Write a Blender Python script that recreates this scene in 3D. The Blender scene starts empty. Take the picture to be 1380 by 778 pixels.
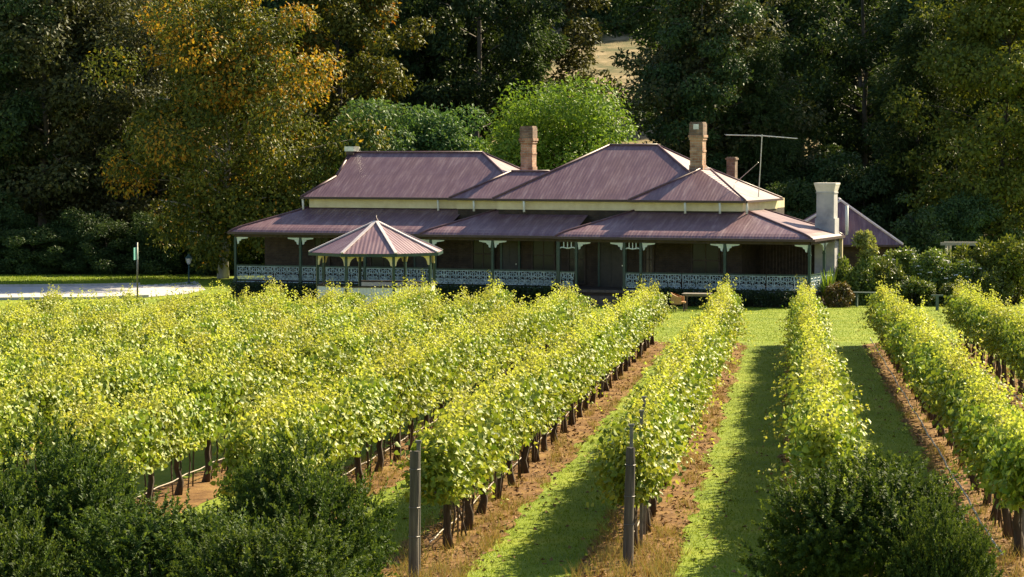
import bpy, math, random
import numpy as np
from mathutils import Vector, Matrix

# ------------------------------------------------------------------ camera, world, sun, exposure
S = bpy.context.scene
COL = S.collection
R = math.radians
F_PX, CAM_H = 3600.0, 7.17
PITCH = math.atan((389 - 200) / F_PX)
cam = bpy.data.cameras.new('camera'); camo = bpy.data.objects.new('camera', cam); COL.objects.link(camo)
cam.sensor_width = 36.0; cam.lens = 36.0 * F_PX / 1380.0
cam.clip_start = 0.5; cam.clip_end = 2000.0
camo.location = (0, 0, CAM_H); camo.rotation_euler = (math.pi / 2 - PITCH, 0, 0)
S.camera = camo

SUN_AZ, SUN_EL = R(44), R(36)
w = bpy.data.worlds.new('World'); S.world = w; w.use_nodes = True
nt = w.node_tree; nt.nodes.clear()
sky = nt.nodes.new('ShaderNodeTexSky'); sky.sky_type = 'NISHITA'; sky.sun_disc = False
sky.sun_elevation = SUN_EL; sky.sun_rotation = SUN_AZ
bg = nt.nodes.new('ShaderNodeBackground'); bg.inputs[1].default_value = 0.06
out = nt.nodes.new('ShaderNodeOutputWorld')
nt.links.new(sky.outputs[0], bg.inputs[0]); nt.links.new(bg.outputs[0], out.inputs[0])
sd = Vector((math.sin(SUN_AZ) * math.cos(SUN_EL), math.cos(SUN_AZ) * math.cos(SUN_EL), math.sin(SUN_EL)))
sun = bpy.data.lights.new('sun', 'SUN'); sun.energy = 4.8; sun.angle = R(0.5); sun.color = (1.0, 0.86, 0.58)
suno = bpy.data.objects.new('sun', sun); COL.objects.link(suno)
suno.rotation_euler = sd.to_track_quat('Z', 'Y').to_euler(); suno.location = (60, 60, 80)
S.view_settings.view_transform = 'Standard'
try: S.view_settings.look = 'None'
except Exception: pass
S.view_settings.exposure = 1.6; S.view_settings.gamma = 1.0; S.view_settings.use_curve_mapping = False
S.cycles.max_bounces = 6; S.cycles.diffuse_bounces = 3; S.cycles.glossy_bounces = 2
S.cycles.transmission_bounces = 3; S.cycles.transparent_max_bounces = 4
S.cycles.use_denoising = True
S.cycles.sample_clamp_indirect = 6.0

# ------------------------------------------------------------------ helpers
def tag(o, label=None, cat=None, group=None, kind=None):
    if label: o['label'] = label
    if cat: o['category'] = cat
    if group: o['group'] = group
    if kind: o['kind'] = kind
    return o

def empty(name, loc=(0, 0, 0), rz=0.0):
    o = bpy.data.objects.new(name, None); COL.objects.link(o)
    o.location = loc; o.rotation_euler = (0, 0, rz); o.empty_display_size = 0.3
    return o

def link_mesh(name, me, parent=None, loc=None, rz=None):
    o = bpy.data.objects.new(name, me); COL.objects.link(o)
    if parent: o.parent = parent
    if loc is not None: o.location = loc
    if rz is not None: o.rotation_euler = (0, 0, rz)
    return o

def copy_tree(o, parent=None):
    c = o.copy(); COL.objects.link(c)
    if parent: c.parent = parent
    for ch in [x for x in o.children]:
        copy_tree(ch, c)
    return c

class MB:
    """collects simple shapes into one mesh"""
    def __init__(s): s.v = []; s.f = []; s.uv = []; s.m = []; s.cur = 0
    def face(s, pts, e=None):
        b = len(s.v); s.v += [tuple(p) for p in pts]; s.f.append(tuple(range(b, b + len(pts)))); s.m.append(s.cur)
        if e is None: s.uv.append([(p[0] + p[1], p[2]) for p in pts])
        else:
            e = Vector(e).normalized(); P = [Vector(p) for p in pts]
            n = (P[1] - P[0]).cross(P[2] - P[0]).normalized(); t = n.cross(e)
            s.uv.append([(p.dot(e), p.dot(t)) for p in P])
    def raw(s, vs, fs):
        b = len(s.v); s.v += [tuple(p) for p in vs]
        for f in fs:
            s.f.append(tuple(b + i for i in f)); s.m.append(s.cur)
            s.uv.append([(vs[i][0] + vs[i][1], vs[i][2]) for i in f])
    def box(s, x0, x1, y0, y1, z0, z1):
        V = [(x0,y0,z0),(x1,y0,z0),(x1,y1,z0),(x0,y1,z0),(x0,y0,z1),(x1,y0,z1),(x1,y1,z1),(x0,y1,z1)]
        s.raw(V, [(0,3,2,1),(4,5,6,7),(0,1,5,4),(1,2,6,5),(2,3,7,6),(3,0,4,7)])
    def beam(s, a, b, wd, ht, up=(0, 0, 1)):
        a, b, up = Vector(a), Vector(b), Vector(up)
        d = (b - a).normalized(); sx = d.cross(up)
        if sx.length < 1e-4: sx = Vector((1, 0, 0))
        sx.normalize(); uz = sx.cross(d)
        V = []
        for p in (a, b):
            for (i, j) in ((-1, -1), (1, -1), (1, 1), (-1, 1)):
                V.append(p + sx * (i * wd / 2) + uz * (j * ht / 2))
        s.raw(V, [(0,1,2,3),(7,6,5,4),(0,4,5,1),(1,5,6,2),(2,6,7,3),(3,7,4,0)])
    def tube(s, pts, rad, n=7, cap=True):
        pts = [Vector(p) for p in pts]
        if not hasattr(rad, '__len__'): rad = [rad] * len(pts)
        V = []; fs = []; ref = None
        for i, p in enumerate(pts):
            d = (pts[min(i + 1, len(pts) - 1)] - pts[max(i - 1, 0)]).normalized()
            if ref is None:
                ref = Vector((0, 0, 1)) if abs(d.z) < 0.9 else Vector((1, 0, 0))
            x = (ref - d * ref.dot(d)).normalized(); y = d.cross(x); ref = x
            for k in range(n):
                a = 2 * math.pi * k / n
                V.append(p + (x * math.cos(a) + y * math.sin(a)) * rad[i])
        for i in range(len(pts) - 1):
            for k in range(n):
                k2 = (k + 1) % n
                fs.append((i*n + k, i*n + k2, (i+1)*n + k2, (i+1)*n + k))
        if cap:
            fs.append(tuple(range(n - 1, -1, -1))); b = (len(pts) - 1) * n; fs.append(tuple(range(b, b + n)))
        s.raw(V, fs)
    def prism(s, poly, thick, to3):
        """2D polygon -> 3D plate, to3(x, y, depth)"""
        n = len(poly)
        V = [to3(x, y, -thick/2) for x, y in poly] + [to3(x, y, thick/2) for x, y in poly]
        fs = [tuple(range(n)), tuple(range(2*n - 1, n - 1, -1))]
        fs += [(i, i + n, (i + 1) % n + n, (i + 1) % n) for i in range(n)]
        s.raw(V, fs)
    def mesh(s, name, mats, smooth=False):
        me = bpy.data.meshes.new(name); me.from_pydata(s.v, [], s.f)
        if not isinstance(mats, (list, tuple)): mats = [mats]
        for m in mats: me.materials.append(m)
        uv = me.uv_layers.new(name='UVMap')
        uv.data.foreach_set('uv', [c for f in s.uv for p in f for c in p])
        if len(mats) > 1: me.polygons.foreach_set('material_index', s.m)
        if smooth: me.polygons.foreach_set('use_smooth', [True] * len(me.polygons))
        me.update(); return me
    def build(s, name, mats, parent=None, smooth=False, loc=None, rz=None):
        return link_mesh(name, s.mesh(name, mats, smooth), parent, loc, rz)

def np_mesh(name, V, Fc, mats, midx=None, attr=None):
    """V (n,3); Fc list of (m,k) index arrays; attr: per-vertex float 'young'"""
    me = bpy.data.meshes.new(name)
    me.vertices.add(len(V)); me.vertices.foreach_set('co', np.ascontiguousarray(V, dtype=np.float32).ravel())
    idx = np.concatenate([f.ravel() for f in Fc]); tot = np.concatenate([np.full(len(f), f.shape[1]) for f in Fc])
    st = np.concatenate([[0], np.cumsum(tot)[:-1]])
    me.loops.add(len(idx)); me.loops.foreach_set('vertex_index', idx.astype(np.int32))
    me.polygons.add(len(tot)); me.polygons.foreach_set('loop_start', st.astype(np.int32))
    if not isinstance(mats, (list, tuple)): mats = [mats]
    for m in mats: me.materials.append(m)
    if midx is not None: me.polygons.foreach_set('material_index', midx.astype(np.int32))
    if attr is not None:
        a = me.attributes.new('young', 'FLOAT', 'POINT'); a.data.foreach_set('value', attr.astype(np.float32))
    me.update(calc_edges=True); me.validate(); return me

def unit(a):
    return a / np.maximum(np.linalg.norm(a, axis=1, keepdims=True), 1e-9)

def rand_dirs(rng, n): return unit(rng.normal(size=(n, 3)))

def leaves(P, D, N, L, W, fold=0.25, shape='diamond'):
    """leaf cards bent along the midrib; returns V, [F]"""
    D = unit(D); Sd = unit(np.cross(D, N)); N = np.cross(Sd, D)
    L = L[:, None]; W = W[:, None]; n = len(P); k = np.arange(n)[:, None]
    if shape == 'diamond':
        V = np.stack([P, P + D*L*.45 + Sd*W*.5 + N*W*fold, P + D*L - N*L*.08, P + D*L*.45 - Sd*W*.5 + N*W*fold], 1)
        return V.reshape(-1, 3), [np.concatenate([k*4 + [[0, 1, 2]], k*4 + [[0, 2, 3]]], 0)]
    V = np.stack([P, P + D*L*.15 + Sd*W*.5 + N*W*fold, P + D*L*.62 + Sd*W*.42 + N*W*fold*.7, P + D*L - N*L*.15,
                  P + D*L*.62 - Sd*W*.42 + N*W*fold*.7, P + D*L*.15 - Sd*W*.5 + N*W*fold], 1)
    return V.reshape(-1, 3), [np.concatenate([k*6 + [[0, 1, 2, 3]], k*6 + [[0, 3, 4, 5]]], 0)]

# pixel of the 1380 x 778 photo -> real point, used only to survey where things stand
cp, sp = math.cos(PITCH), math.sin(PITCH)
def ray(px, py):
    a, b = (px - 690) / F_PX, (389 - py) / F_PX
    return (a, cp + b * sp, -sp + b * cp)
def at(px, py, Y):
    d = ray(px, py); k = Y / d[1]
    return Vector((d[0] * k, Y, CAM_H + d[2] * k))
def px_x(px, Y): return (px - 690) / F_PX * Y

def gz(x, y):
    """height of the ground: vineyard slope, level house yard, hill behind"""
    if y < 123: z = max(2.67 - 0.0217 * y, 0.0) if y < 123 else 0.0
    else: z = 0.0
    t = y - 152
    if t > 0:
        z += 0.085 * t * min(1, t / 40) + 0.00022 * t * t + 0.8 * math.sin(x * .045 + y * .02) * min(1, t / 60) * .8
    return z

# ------------------------------------------------------------------ materials
def nodes_of(name):
    m = bpy.data.materials.new(name); m.use_nodes = True
    t = m.node_tree; t.nodes.clear()
    o = t.nodes.new('ShaderNodeOutputMaterial'); return m, t, o

def nd(t, typ, **kw):
    n = t.nodes.new(typ)
    for k, v in kw.items():
        if k.startswith('i_'):
            key = k[2:]; n.inputs[int(key) if key.isdigit() else key].default_value = v
        else: setattr(n, k, v)
    return n

def ramp(t, stops, interp='LINEAR'):
    r = t.nodes.new('ShaderNodeValToRGB'); r.color_ramp.interpolation = interp
    el = r.color_ramp.elements
    while len(el) < len(stops): el.new(0.5)
    for e, (p, c) in zip(el, stops): e.position = p; e.color = (*c, 1) if len(c) == 3 else c
    return r

def mixc(t, fac, a, b, mode='MIX'):
    n = t.nodes.new('ShaderNodeMix'); n.data_type = 'RGBA'; n.blend_type = mode
    for s, val in ((0, fac), (6, a), (7, b)):
        if isinstance(val, (int, float)): n.inputs[s].default_value = val
        elif isinstance(val, tuple): n.inputs[s].default_value = (*val, 1)
        else: t.links.new(val, n.inputs[s])
    return n.outputs[2]

def simple(name, c1, c2=None, scale=6.0, rough=.7, bump=.0, spec=.4, metal=0.0, stretch=(1, 1, 1), coords='Object', c3=None):
    m, t, o = nodes_of(name); L = t.links.new
    b = nd(t, 'ShaderNodeBsdfPrincipled'); L(b.outputs[0], o.inputs[0])
    b.inputs['Roughness'].default_value = rough; b.inputs['Specular IOR Level'].default_value = spec
    b.inputs['Metallic'].default_value = metal
    tc = nd(t, 'ShaderNodeTexCoord'); mp = nd(t, 'ShaderNodeMapping'); mp.inputs['Scale'].default_value = stretch
    L(tc.outputs[coords], mp.inputs[0])
    n = nd(t, 'ShaderNodeTexNoise', i_Scale=scale, i_Detail=6.0, i_Roughness=.62); L(mp.outputs[0], n.inputs['Vector'])
    st = [(.34, c1), (.66, c2 or c1)] if c3 is None else [(.3, c1), (.5, c2), (.7, c3)]
    r = ramp(t, st); L(n.outputs[0], r.inputs[0]); L(r.outputs[0], b.inputs['Base Color'])
    if bump:
        bp = nd(t, 'ShaderNodeBump', i_Strength=.6, i_Distance=bump); L(n.outputs[0], bp.inputs['Height']); L(bp.outputs[0], b.inputs['Normal'])
    return m

def leafmat(name, cols, transl=.35, rough=.5, spec=.35, young=None, objvar=.25, tcol=None):
    """foliage: colour differs from leaf to leaf and from plant to plant; part of the light passes through"""
    m, t, o = nodes_of(name); L = t.links.new
    g = nd(t, 'ShaderNodeNewGeometry')
    r = ramp(t, [(i / max(1, len(cols) - 1), c) for i, c in enumerate(cols)]); L(g.outputs['Random Per Island'], r.inputs[0])
    c = r.outputs[0]
    if young:
        at_ = nd(t, 'ShaderNodeAttribute', attribute_name='young'); c = mixc(t, at_.outputs['Fac'], c, young)
    oi = nd(t, 'ShaderNodeObjectInfo')
    hs = nd(t, 'ShaderNodeHueSaturation')
    mr = nd(t, 'ShaderNodeMapRange', i_3=1 - objvar, i_4=1 + objvar); L(oi.outputs['Random'], mr.inputs[0]); L(mr.outputs[0], hs.inputs['Value'])
    mh = nd(t, 'ShaderNodeMapRange', i_3=.49, i_4=.51); L(oi.outputs['Random'], mh.inputs[0]); L(mh.outputs[0], hs.inputs['Hue'])
    L(c, hs.inputs['Color']); c = hs.outputs[0]
    b = nd(t, 'ShaderNodeBsdfPrincipled'); b.inputs['Roughness'].default_value = rough; b.inputs['Specular IOR Level'].default_value = spec
    L(c, b.inputs['Base Color'])
    tr = nd(t, 'ShaderNodeBsdfTranslucent')
    L(mixc(t, 1.0, c, tcol or (1.0, .95, .45), 'MULTIPLY'), tr.inputs[0])
    mx = nd(t, 'ShaderNodeMixShader'); mx.inputs[0].default_value = transl
    if young:
        ym = nd(t, 'ShaderNodeMapRange', i_3=transl, i_4=min(.55, transl + .24)); L(at_.outputs['Fac'], ym.inputs[0]); L(ym.outputs[0], mx.inputs[0])
    L(b.outputs[0], mx.inputs[1]); L(tr.outputs[0], mx.inputs[2]); L(mx.outputs[0], o.inputs[0])
    return m

def corrugated(name, c1, c2, c3, pitch=.11, rough=.38, spec=.5, dist=.03):
    m, t, o = nodes_of(name); L = t.links.new
    b = nd(t, 'ShaderNodeBsdfPrincipled'); L(b.outputs[0], o.inputs[0])
    b.inputs['Roughness'].default_value = rough; b.inputs['Specular IOR Level'].default_value = spec
    uv = nd(t, 'ShaderNodeUVMap')
    wv = nd(t, 'ShaderNodeTexWave', wave_type='BANDS', bands_direction='X', wave_profile='SIN', i_Scale=.3142 / pitch); L(uv.outputs[0], wv.inputs['Vector'])
    wv.inputs['Distortion'].default_value = 0
    mp = nd(t, 'ShaderNodeMapping'); mp.inputs['Scale'].default_value = (2.2, .35, 1); L(uv.outputs[0], mp.inputs[0])
    n = nd(t, 'ShaderNodeTexNoise', i_Scale=2.0, i_Detail=7.0, i_Roughness=.65); L(mp.outputs[0], n.inputs['Vector'])
    n2 = nd(t, 'ShaderNodeTexNoise', i_Scale=.8, i_Detail=3.0); L(uv.outputs[0], n2.inputs['Vector'])
    r = ramp(t, [(.32, c1), (.5, c2), (.7, c3)]); L(n.outputs[0], r.inputs[0])
    # sheets: each 0.8 m wide sheet weathered its own way, a lap line every 3 m up the slope
    br = nd(t, 'ShaderNodeTexBrick', i_Scale=1.0); L(uv.outputs[0], br.inputs['Vector'])
    br.inputs['Color1'].default_value = (.85, .85, .85, 1); br.inputs['Color2'].default_value = (1.1, 1.08, 1.08, 1)
    br.inputs['Mortar'].default_value = (.7, .66, .68, 1); br.inputs['Mortar Size'].default_value = .022
    br.inputs['Brick Width'].default_value = 40.0; br.inputs['Row Height'].default_value = 2.6; br.offset = .0
    c = mixc(t, .4, r.outputs[0], br.outputs[0], 'MULTIPLY')
    L(c, b.inputs['Base Color'])
    rr = nd(t, 'ShaderNodeMapRange', i_3=rough - .08, i_4=rough + .22); L(n2.outputs[0], rr.inputs[0]); L(rr.outputs[0], b.inputs['Roughness'])
    bp = nd(t, 'ShaderNodeBump', i_Strength=1.0, i_Distance=dist); L(wv.outputs['Fac'], bp.inputs['Height']); L(bp.outputs[0], b.inputs['Normal'])
    return m

def brickmat(name, c1, c2, mortar, bw=.23, rh=.085, rough=.85):
    m, t, o = nodes_of(name); L = t.links.new
    b = nd(t, 'ShaderNodeBsdfPrincipled'); L(b.outputs[0], o.inputs[0]); b.inputs['Roughness'].default_value = rough
    tc = nd(t, 'ShaderNodeUVMap')
    br = nd(t, 'ShaderNodeTexBrick', i_Scale=1.0); L(tc.outputs[0], br.inputs['Vector'])
    br.inputs['Color1'].default_value = (*c1, 1); br.inputs['Color2'].default_value = (*c2, 1); br.inputs['Mortar'].default_value = (*mortar, 1)
    br.inputs['Mortar Size'].default_value = .012; br.inputs['Brick Width'].default_value = bw; br.inputs['Row Height'].default_value = rh
    n = nd(t, 'ShaderNodeTexNoise', i_Scale=3.0, i_Detail=6.0); L(tc.outputs[0], n.inputs['Vector'])
    r = ramp(t, [(.35, (.55, .5, .48)), (.65, (1.15, 1.1, 1.05))]); L(n.outputs[0], r.inputs[0])
    L(mixc(t, .9, br.outputs[0], r.outputs[0], 'MULTIPLY'), b.inputs['Base Color'])
    bp = nd(t, 'ShaderNodeBump', i_Strength=.7, i_Distance=.02); bp.invert = True
    L(br.outputs['Fac'], bp.inputs['Height']); L(bp.outputs[0], b.inputs['Normal'])
    return m

def ground_mat():
    m, t, o = nodes_of('lawn_and_hill'); L = t.links.new
    b = nd(t, 'ShaderNodeBsdfPrincipled'); L(b.outputs[0], o.inputs[0]); b.inputs['Roughness'].default_value = .9; b.inputs['Specular IOR Level'].default_value = .15
    g = nd(t, 'ShaderNodeNewGeometry'); sx = nd(t, 'ShaderNodeSeparateXYZ'); L(g.outputs['Position'], sx.inputs[0])
    n1 = nd(t, 'ShaderNodeTexNoise', i_Scale=.55, i_Detail=7.0, i_Roughness=.6); L(g.outputs['Position'], n1.inputs['Vector'])
    n2 = nd(t, 'ShaderNodeTexNoise', i_Scale=14.0, i_Detail=5.0, i_Roughness=.7); L(g.outputs['Position'], n2.inputs['Vector'])
    lawn = ramp(t, [(.3, (.13, .185, .014)), (.52, (.20, .255, .02)), (.72, (.29, .305, .035))]); L(n1.outputs[0], lawn.inputs[0])
    fine = ramp(t, [(.3, (.62, .66, .6)), (.7, (1.2, 1.16, 1.1))]); L(n2.outputs[0], fine.inputs[0])
    lc = mixc(t, .85, lawn.outputs[0], fine.outputs[0], 'MULTIPLY')
    n3 = nd(t, 'ShaderNodeTexNoise', i_Scale=.35, i_Detail=8.0, i_Roughness=.65); L(g.outputs['Position'], n3.inputs['Vector'])
    litter = ramp(t, [(.35, (.05, .045, .02)), (.6, (.09, .075, .03))]); L(n3.outputs[0], litter.inputs[0])
    dry = ramp(t, [(.38, (.10, .10, .04)), (.5, (.22, .17, .085)), (.6, (.33, .25, .145))]); L(n3.outputs[0], dry.inputs[0])
    dryf = mixc(t, .8, dry.outputs[0], fine.outputs[0], 'MULTIPLY')
    ad = nd(t, 'ShaderNodeMath', operation='MULTIPLY_ADD', i_1=6.0); L(n1.outputs[0], ad.inputs[0]); L(sx.outputs[1], ad.inputs[2])
    f1 = nd(t, 'ShaderNodeMapRange', i_1=152.0, i_2=156.0); L(ad.outputs[0], f1.inputs[0])
    f2 = nd(t, 'ShaderNodeMapRange', i_1=205.0, i_2=225.0); L(ad.outputs[0], f2.inputs[0])
    L(mixc(t, f2.outputs[0], mixc(t, f1.outputs[0], lc, litter.outputs[0]), dryf), b.inputs['Base Color'])
    bp = nd(t, 'ShaderNodeBump', i_Strength=.8, i_Distance=.04); L(n2.outputs[0], bp.inputs['Height']); L(bp.outputs[0], b.inputs['Normal'])
    return m

def soil_mat():
    m, t, o = nodes_of('red_soil'); L = t.links.new
    b = nd(t, 'ShaderNodeBsdfPrincipled'); L(b.outputs[0], o.inputs[0]); b.inputs['Roughness'].default_value = .95; b.inputs['Specular IOR Level'].default_value = .1
    g = nd(t, 'ShaderNodeNewGeometry')
    n1 = nd(t, 'ShaderNodeTexNoise', i_Scale=1.6, i_Detail=8.0, i_Roughness=.7); L(g.outputs['Position'], n1.inputs['Vector'])
    n2 = nd(t, 'ShaderNodeTexVoronoi', i_Scale=22.0); L(g.outputs['Position'], n2.inputs['Vector'])
    r = ramp(t, [(.28, (.065, .035, .015)), (.46, (.155, .083, .033)), (.58, (.235, .138, .052)), (.74, (.27, .21, .065))]); L(n1.outputs[0], r.inputs[0])
    r2 = ramp(t, [(.0, (.7, .68, .66)), (.6, (1.1, 1.08, 1.05))]); L(n2.outputs[0], r2.inputs[0])
    L(mixc(t, .8, r.outputs[0], r2.outputs[0], 'MULTIPLY'), b.inputs['Base Color'])
    bp = nd(t, 'ShaderNodeBump', i_Strength=1.0, i_Distance=.06); L(n1.outputs[0], bp.inputs['Height']); L(bp.outputs[0], b.inputs['Normal'])
    return m

M = {}
M['ground'] = ground_mat(); M['soil'] = soil_mat()
M['road'] = simple('pale_gravel_road', (.36, .34, .33), (.5, .47, .45), 3.0, .9, .01, c3=(.42, .4, .38))
M['kerb'] = simple('kerb_concrete', (.35, .33, .3), (.5, .47, .43), 4.0, .9)
M['vine'] = leafmat('vine_leaf', [(.085, .15, .018), (.165, .245, .025), (.27, .335, .04), (.39, .41, .065)], transl=.24, rough=.52, spec=.24, young=(.56, .54, .11), objvar=.12, tcol=(.96, 1.0, .5))
M['vinebark'] = simple('vine_bark', (.035, .024, .016), (.09, .06, .04), 14, .9, .02, stretch=(1, 1, .25))
M['oldwood'] = simple('weathered_wood', (.045, .037, .03), (.15, .122, .098), 16, .85, .015, stretch=(1, 1, .07))
M['steel'] = simple('dull_steel', (.10, .095, .09), (.2, .19, .18), 8, .5, metal=.6)
M['hose'] = simple('sunlit_tone_hose', (.30, .25, .20), (.48, .40, .33), 8, .5)  # black pipe coloured pale tan, its sunlit look put into the colour
M['grass'] = leafmat('grass_blade', [(.14, .21, .015), (.22, .295, .025), (.30, .345, .04)], transl=.3, rough=.6, spec=.2, objvar=0)
M['straw'] = leafmat('dry_grass_blade', [(.24, .15, .05), (.36, .27, .09), (.22, .24, .05), (.40, .29, .13)], transl=.25, rough=.8, spec=.1, objvar=0, tcol=(1, .9, .6))
M['litter'] = simple('leaf_litter', (.13, .06, .025), (.30, .17, .08), 9, .95)
M['roof'] = corrugated('faded_plum_iron', (.125, .060, .074), (.172, .090, .103), (.28, .185, .19), pitch=.15, dist=.006)
M['roofg'] = corrugated('gazebo_iron', (.14, .075, .092), (.20, .11, .13), (.27, .17, .19), pitch=.16, dist=.010)
M['cap'] = simple('ridge_cap_iron', (.09, .04, .045), (.15, .075, .08), 5, .45, spec=.5)
M['capw'] = simple('pale_ridge_cap', (.55, .46, .45), (.66, .58, .57), 5, .45)
M['gutter'] = simple('dark_gutter', (.04, .022, .022), (.07, .04, .04), 5, .5)
M['cream'] = simple('cream_paint', (.62, .50, .30), (.76, .64, .42), 2.0, .6, stretch=(1, 1, 1))
M['white'] = simple('old_white_paint', (.66, .64, .60), (.82, .80, .76), 3.0, .6)
M['lace'] = simple('white_cast_iron', (.26, .33, .35), (.46, .54, .55), 5.0, .5)
M['brkt'] = simple('pale_bracket_paint', (.50, .56, .54), (.68, .73, .70), 5.0, .5)
M['dkgreen'] = simple('dark_green_paint', (.012, .035, .028), (.025, .06, .048), 6, .4)
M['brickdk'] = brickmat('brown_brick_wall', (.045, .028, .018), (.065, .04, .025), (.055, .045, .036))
M['brickch'] = brickmat('chimney_brick', (.34, .17, .10), (.50, .31, .20), (.42, .36, .29), .3, .12)
M['brickcap'] = brickmat('sooty_chimney_brick', (.16, .10, .075), (.26, .17, .12), (.22, .19, .16), .3, .12)
M['render'] = simple('whitewashed_render', (.27, .26, .28), (.40, .38, .39), 1.7, .85, .01, c3=(.50, .47, .46))
M['rendertop'] = simple('whitewashed_chimney_crown', (.58, .52, .48), (.72, .66, .61), 2.5, .85)
M['timber'] = simple('dark_timber', (.03, .02, .014), (.07, .045, .03), 6, .7)
M['deck'] = simple('deck_boards', (.06, .045, .035), (.12, .09, .07), 6, .7)
M['glass'] = simple('dark_glass', (.012, .014, .015), (.02, .022, .024), 2, .2, spec=.25)
M['doorp'] = simple('dark_door_paint', (.02, .018, .015), (.045, .035, .028), 4, .5)
M['alu'] = simple('antenna_metal', (.42, .42, .42), (.6, .6, .6), 6, .35, metal=.7)
M['wicker'] = simple('orange_wicker', (.34, .17, .06), (.55, .30, .12), 30, .7, .01)
M['greych'] = simple('grey_weathered_wood', (.28, .25, .21), (.42, .38, .33), 9, .8)
M['tabletop'] = simple('table_timber', (.14, .115, .09), (.24, .20, .16), 9, .8)
M['bench'] = simple('bench_green', (.05, .08, .07), (.10, .14, .12), 6, .6)
M['signgr'] = simple('green_sign_paint', (.12, .34, .30), (.2, .45, .4), 4, .5)
M['lampgl'] = simple('frosted_lamp_glass', (.30, .30, .28), (.45, .45, .42), 4, .3)
M['bark_pale'] = simple('pale_bark', (.26, .23, .19), (.48, .44, .38), 3.0, .85, .02, stretch=(1, 1, .35))
M['bark_grey'] = simple('grey_bark', (.09, .075, .06), (.20, .17, .14), 4.0, .9, .03, stretch=(1, 1, .25))
M['bark_dark'] = simple('dark_bark', (.035, .028, .022), (.085, .07, .055), 5.0, .9, .03, stretch=(1, 1, .25))
M['lf_eu'] = leafmat('gum_leaf', [(.032, .06, .02), (.054, .092, .03), (.09, .13, .042)], 0.25, .5, spec=.12)
M['lf_br'] = leafmat('brown_gum_leaf', [(.046, .055, .022), (.072, .08, .03), (.105, .105, .04)], 0.25, .55, spec=.12)
M['lf_cas'] = leafmat('sheoak_needle', [(.036, .065, .022), (.058, .095, .03), (.09, .13, .042)], 0.25, .55, spec=.12)
M['lf_or'] = leafmat('olive_leaf', [(.055, .075, .016), (.10, .12, .022), (.20, .19, .03)], 0.3, .5, objvar=.1, spec=.12)
M['lf_org'] = leafmat('orange_tip_leaf', [(.34, .15, .02), (.46, .24, .03), (.42, .32, .045)], 0.35, .6, objvar=.08, spec=.12)
M['lf_lite'] = leafmat('light_green_leaf', [(.10, .19, .03), (.16, .27, .035), (.24, .34, .05)], 0.36, .5, objvar=.06, spec=.12)
M['lf_will'] = leafmat('blue_green_leaf', [(.055, .125, .045), (.095, .185, .062), (.15, .24, .075)], 0.34, .55, objvar=.1, spec=.12)
M['lf_gold'] = leafmat('gold_olive_leaf', [(.075, .115, .02), (.13, .165, .03), (.20, .22, .04)], 0.3, .5, objvar=.1, spec=.12)
M['lf_fg'] = leafmat('dark_glossy_leaf', [(.035, .07, .016), (.06, .105, .024), (.095, .15, .034)], .3, .6, spec=.12, young=(.15, .20, .035), objvar=.12)
M['lf_gard'] = leafmat('garden_leaf', [(.075, .12, .018), (.13, .18, .03), (.22, .25, .05)], 0.3, .42, spec=.45, objvar=.2)
M['lf_pale'] = leafmat('pale_rosette_leaf', [(.20, .24, .06), (.32, .34, .11), (.42, .42, .17)], .3, .5, objvar=.05)
M['lf_red'] = leafmat('reddish_leaf', [(.10, .09, .02), (.16, .09, .03), (.12, .14, .03)], .28, .5, objvar=.1)
M['flower'] = simple('white_blossom', (.7, .66, .58), (.85, .82, .75), 5, .7)
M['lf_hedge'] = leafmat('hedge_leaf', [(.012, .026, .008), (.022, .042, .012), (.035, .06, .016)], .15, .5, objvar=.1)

# ------------------------------------------------------------------ ground, road, soil strips
def build_ground():
    xs = np.concatenate([np.arange(-420, -80, 40), np.arange(-80, 81, 8), np.arange(120, 441, 40)])
    ys = np.concatenate([[-60, -20, 10], np.arange(20, 123, 8), [123.0415, 130, 138, 146, 152], np.arange(156, 300, 6), np.arange(300, 621, 20)])
    V = np.array([[x, y, gz(x, y)] for y in ys for x in xs]); nx = len(xs)
    q = np.array([[j*nx + i, j*nx + i + 1, (j+1)*nx + i + 1, (j+1)*nx + i] for j in range(len(ys) - 1) for i in range(nx - 1)])
    me = np_mesh('ground', V, [q], M['ground']); me.polygons.foreach_set('use_smooth', [True] * len(me.polygons))
    tag(link_mesh('ground', me), kind='structure')
build_ground()

def ribbon(name, left, right, m, dz, skirt=0.0):
    """sheet between two polylines, optionally raised with vertical sides"""
    b = MB()
    P = [(Vector((x, y, gz(x, y) + dz)), Vector((x2, y2, gz(x2, y2) + dz))) for (x, y), (x2, y2) in zip(left, right)]
    for (a, c), (a2, c2) in zip(P[:-1], P[1:]):
        b.face([a, c, c2, a2])
        if skirt:
            dn = Vector((0, 0, skirt))
            b.face([a - dn, a, a2 - dn + dn, a2 - dn]); b.face([c, c - dn, c2 - dn, c2])
    return tag(b.build(name, m), kind='structure')

# the gravel road bends in from the left past the vineyard's far end towards the house
rd_near = [(-90, 113), (-60, 118), (-40, 122.3), (-24.3, 126.3), (-20, 126.9), (-17.5, 128.5), (-16.0, 131.5), (-15.5, 135)]
rd_far = [(-90, 130), (-60, 133.5), (-40, 136.2), (-24.3, 138.2), (-21.5, 138.8), (-19.5, 139.7), (-18.0, 141.5), (-17.0, 144)]
ribbon('road', rd_near, rd_far, M['road'], .02)
def offset(poly, d): return [(x, y + d) for x, y in poly]
ribbon('kerb', offset(rd_far[:6], -.02), offset(rd_far[:6], .22), M['kerb'], .13, .13)
ribbon('kerb', offset(rd_near[:6], -.22), offset(rd_near[:6], .02), M['kerb'], .13, .13)

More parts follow.
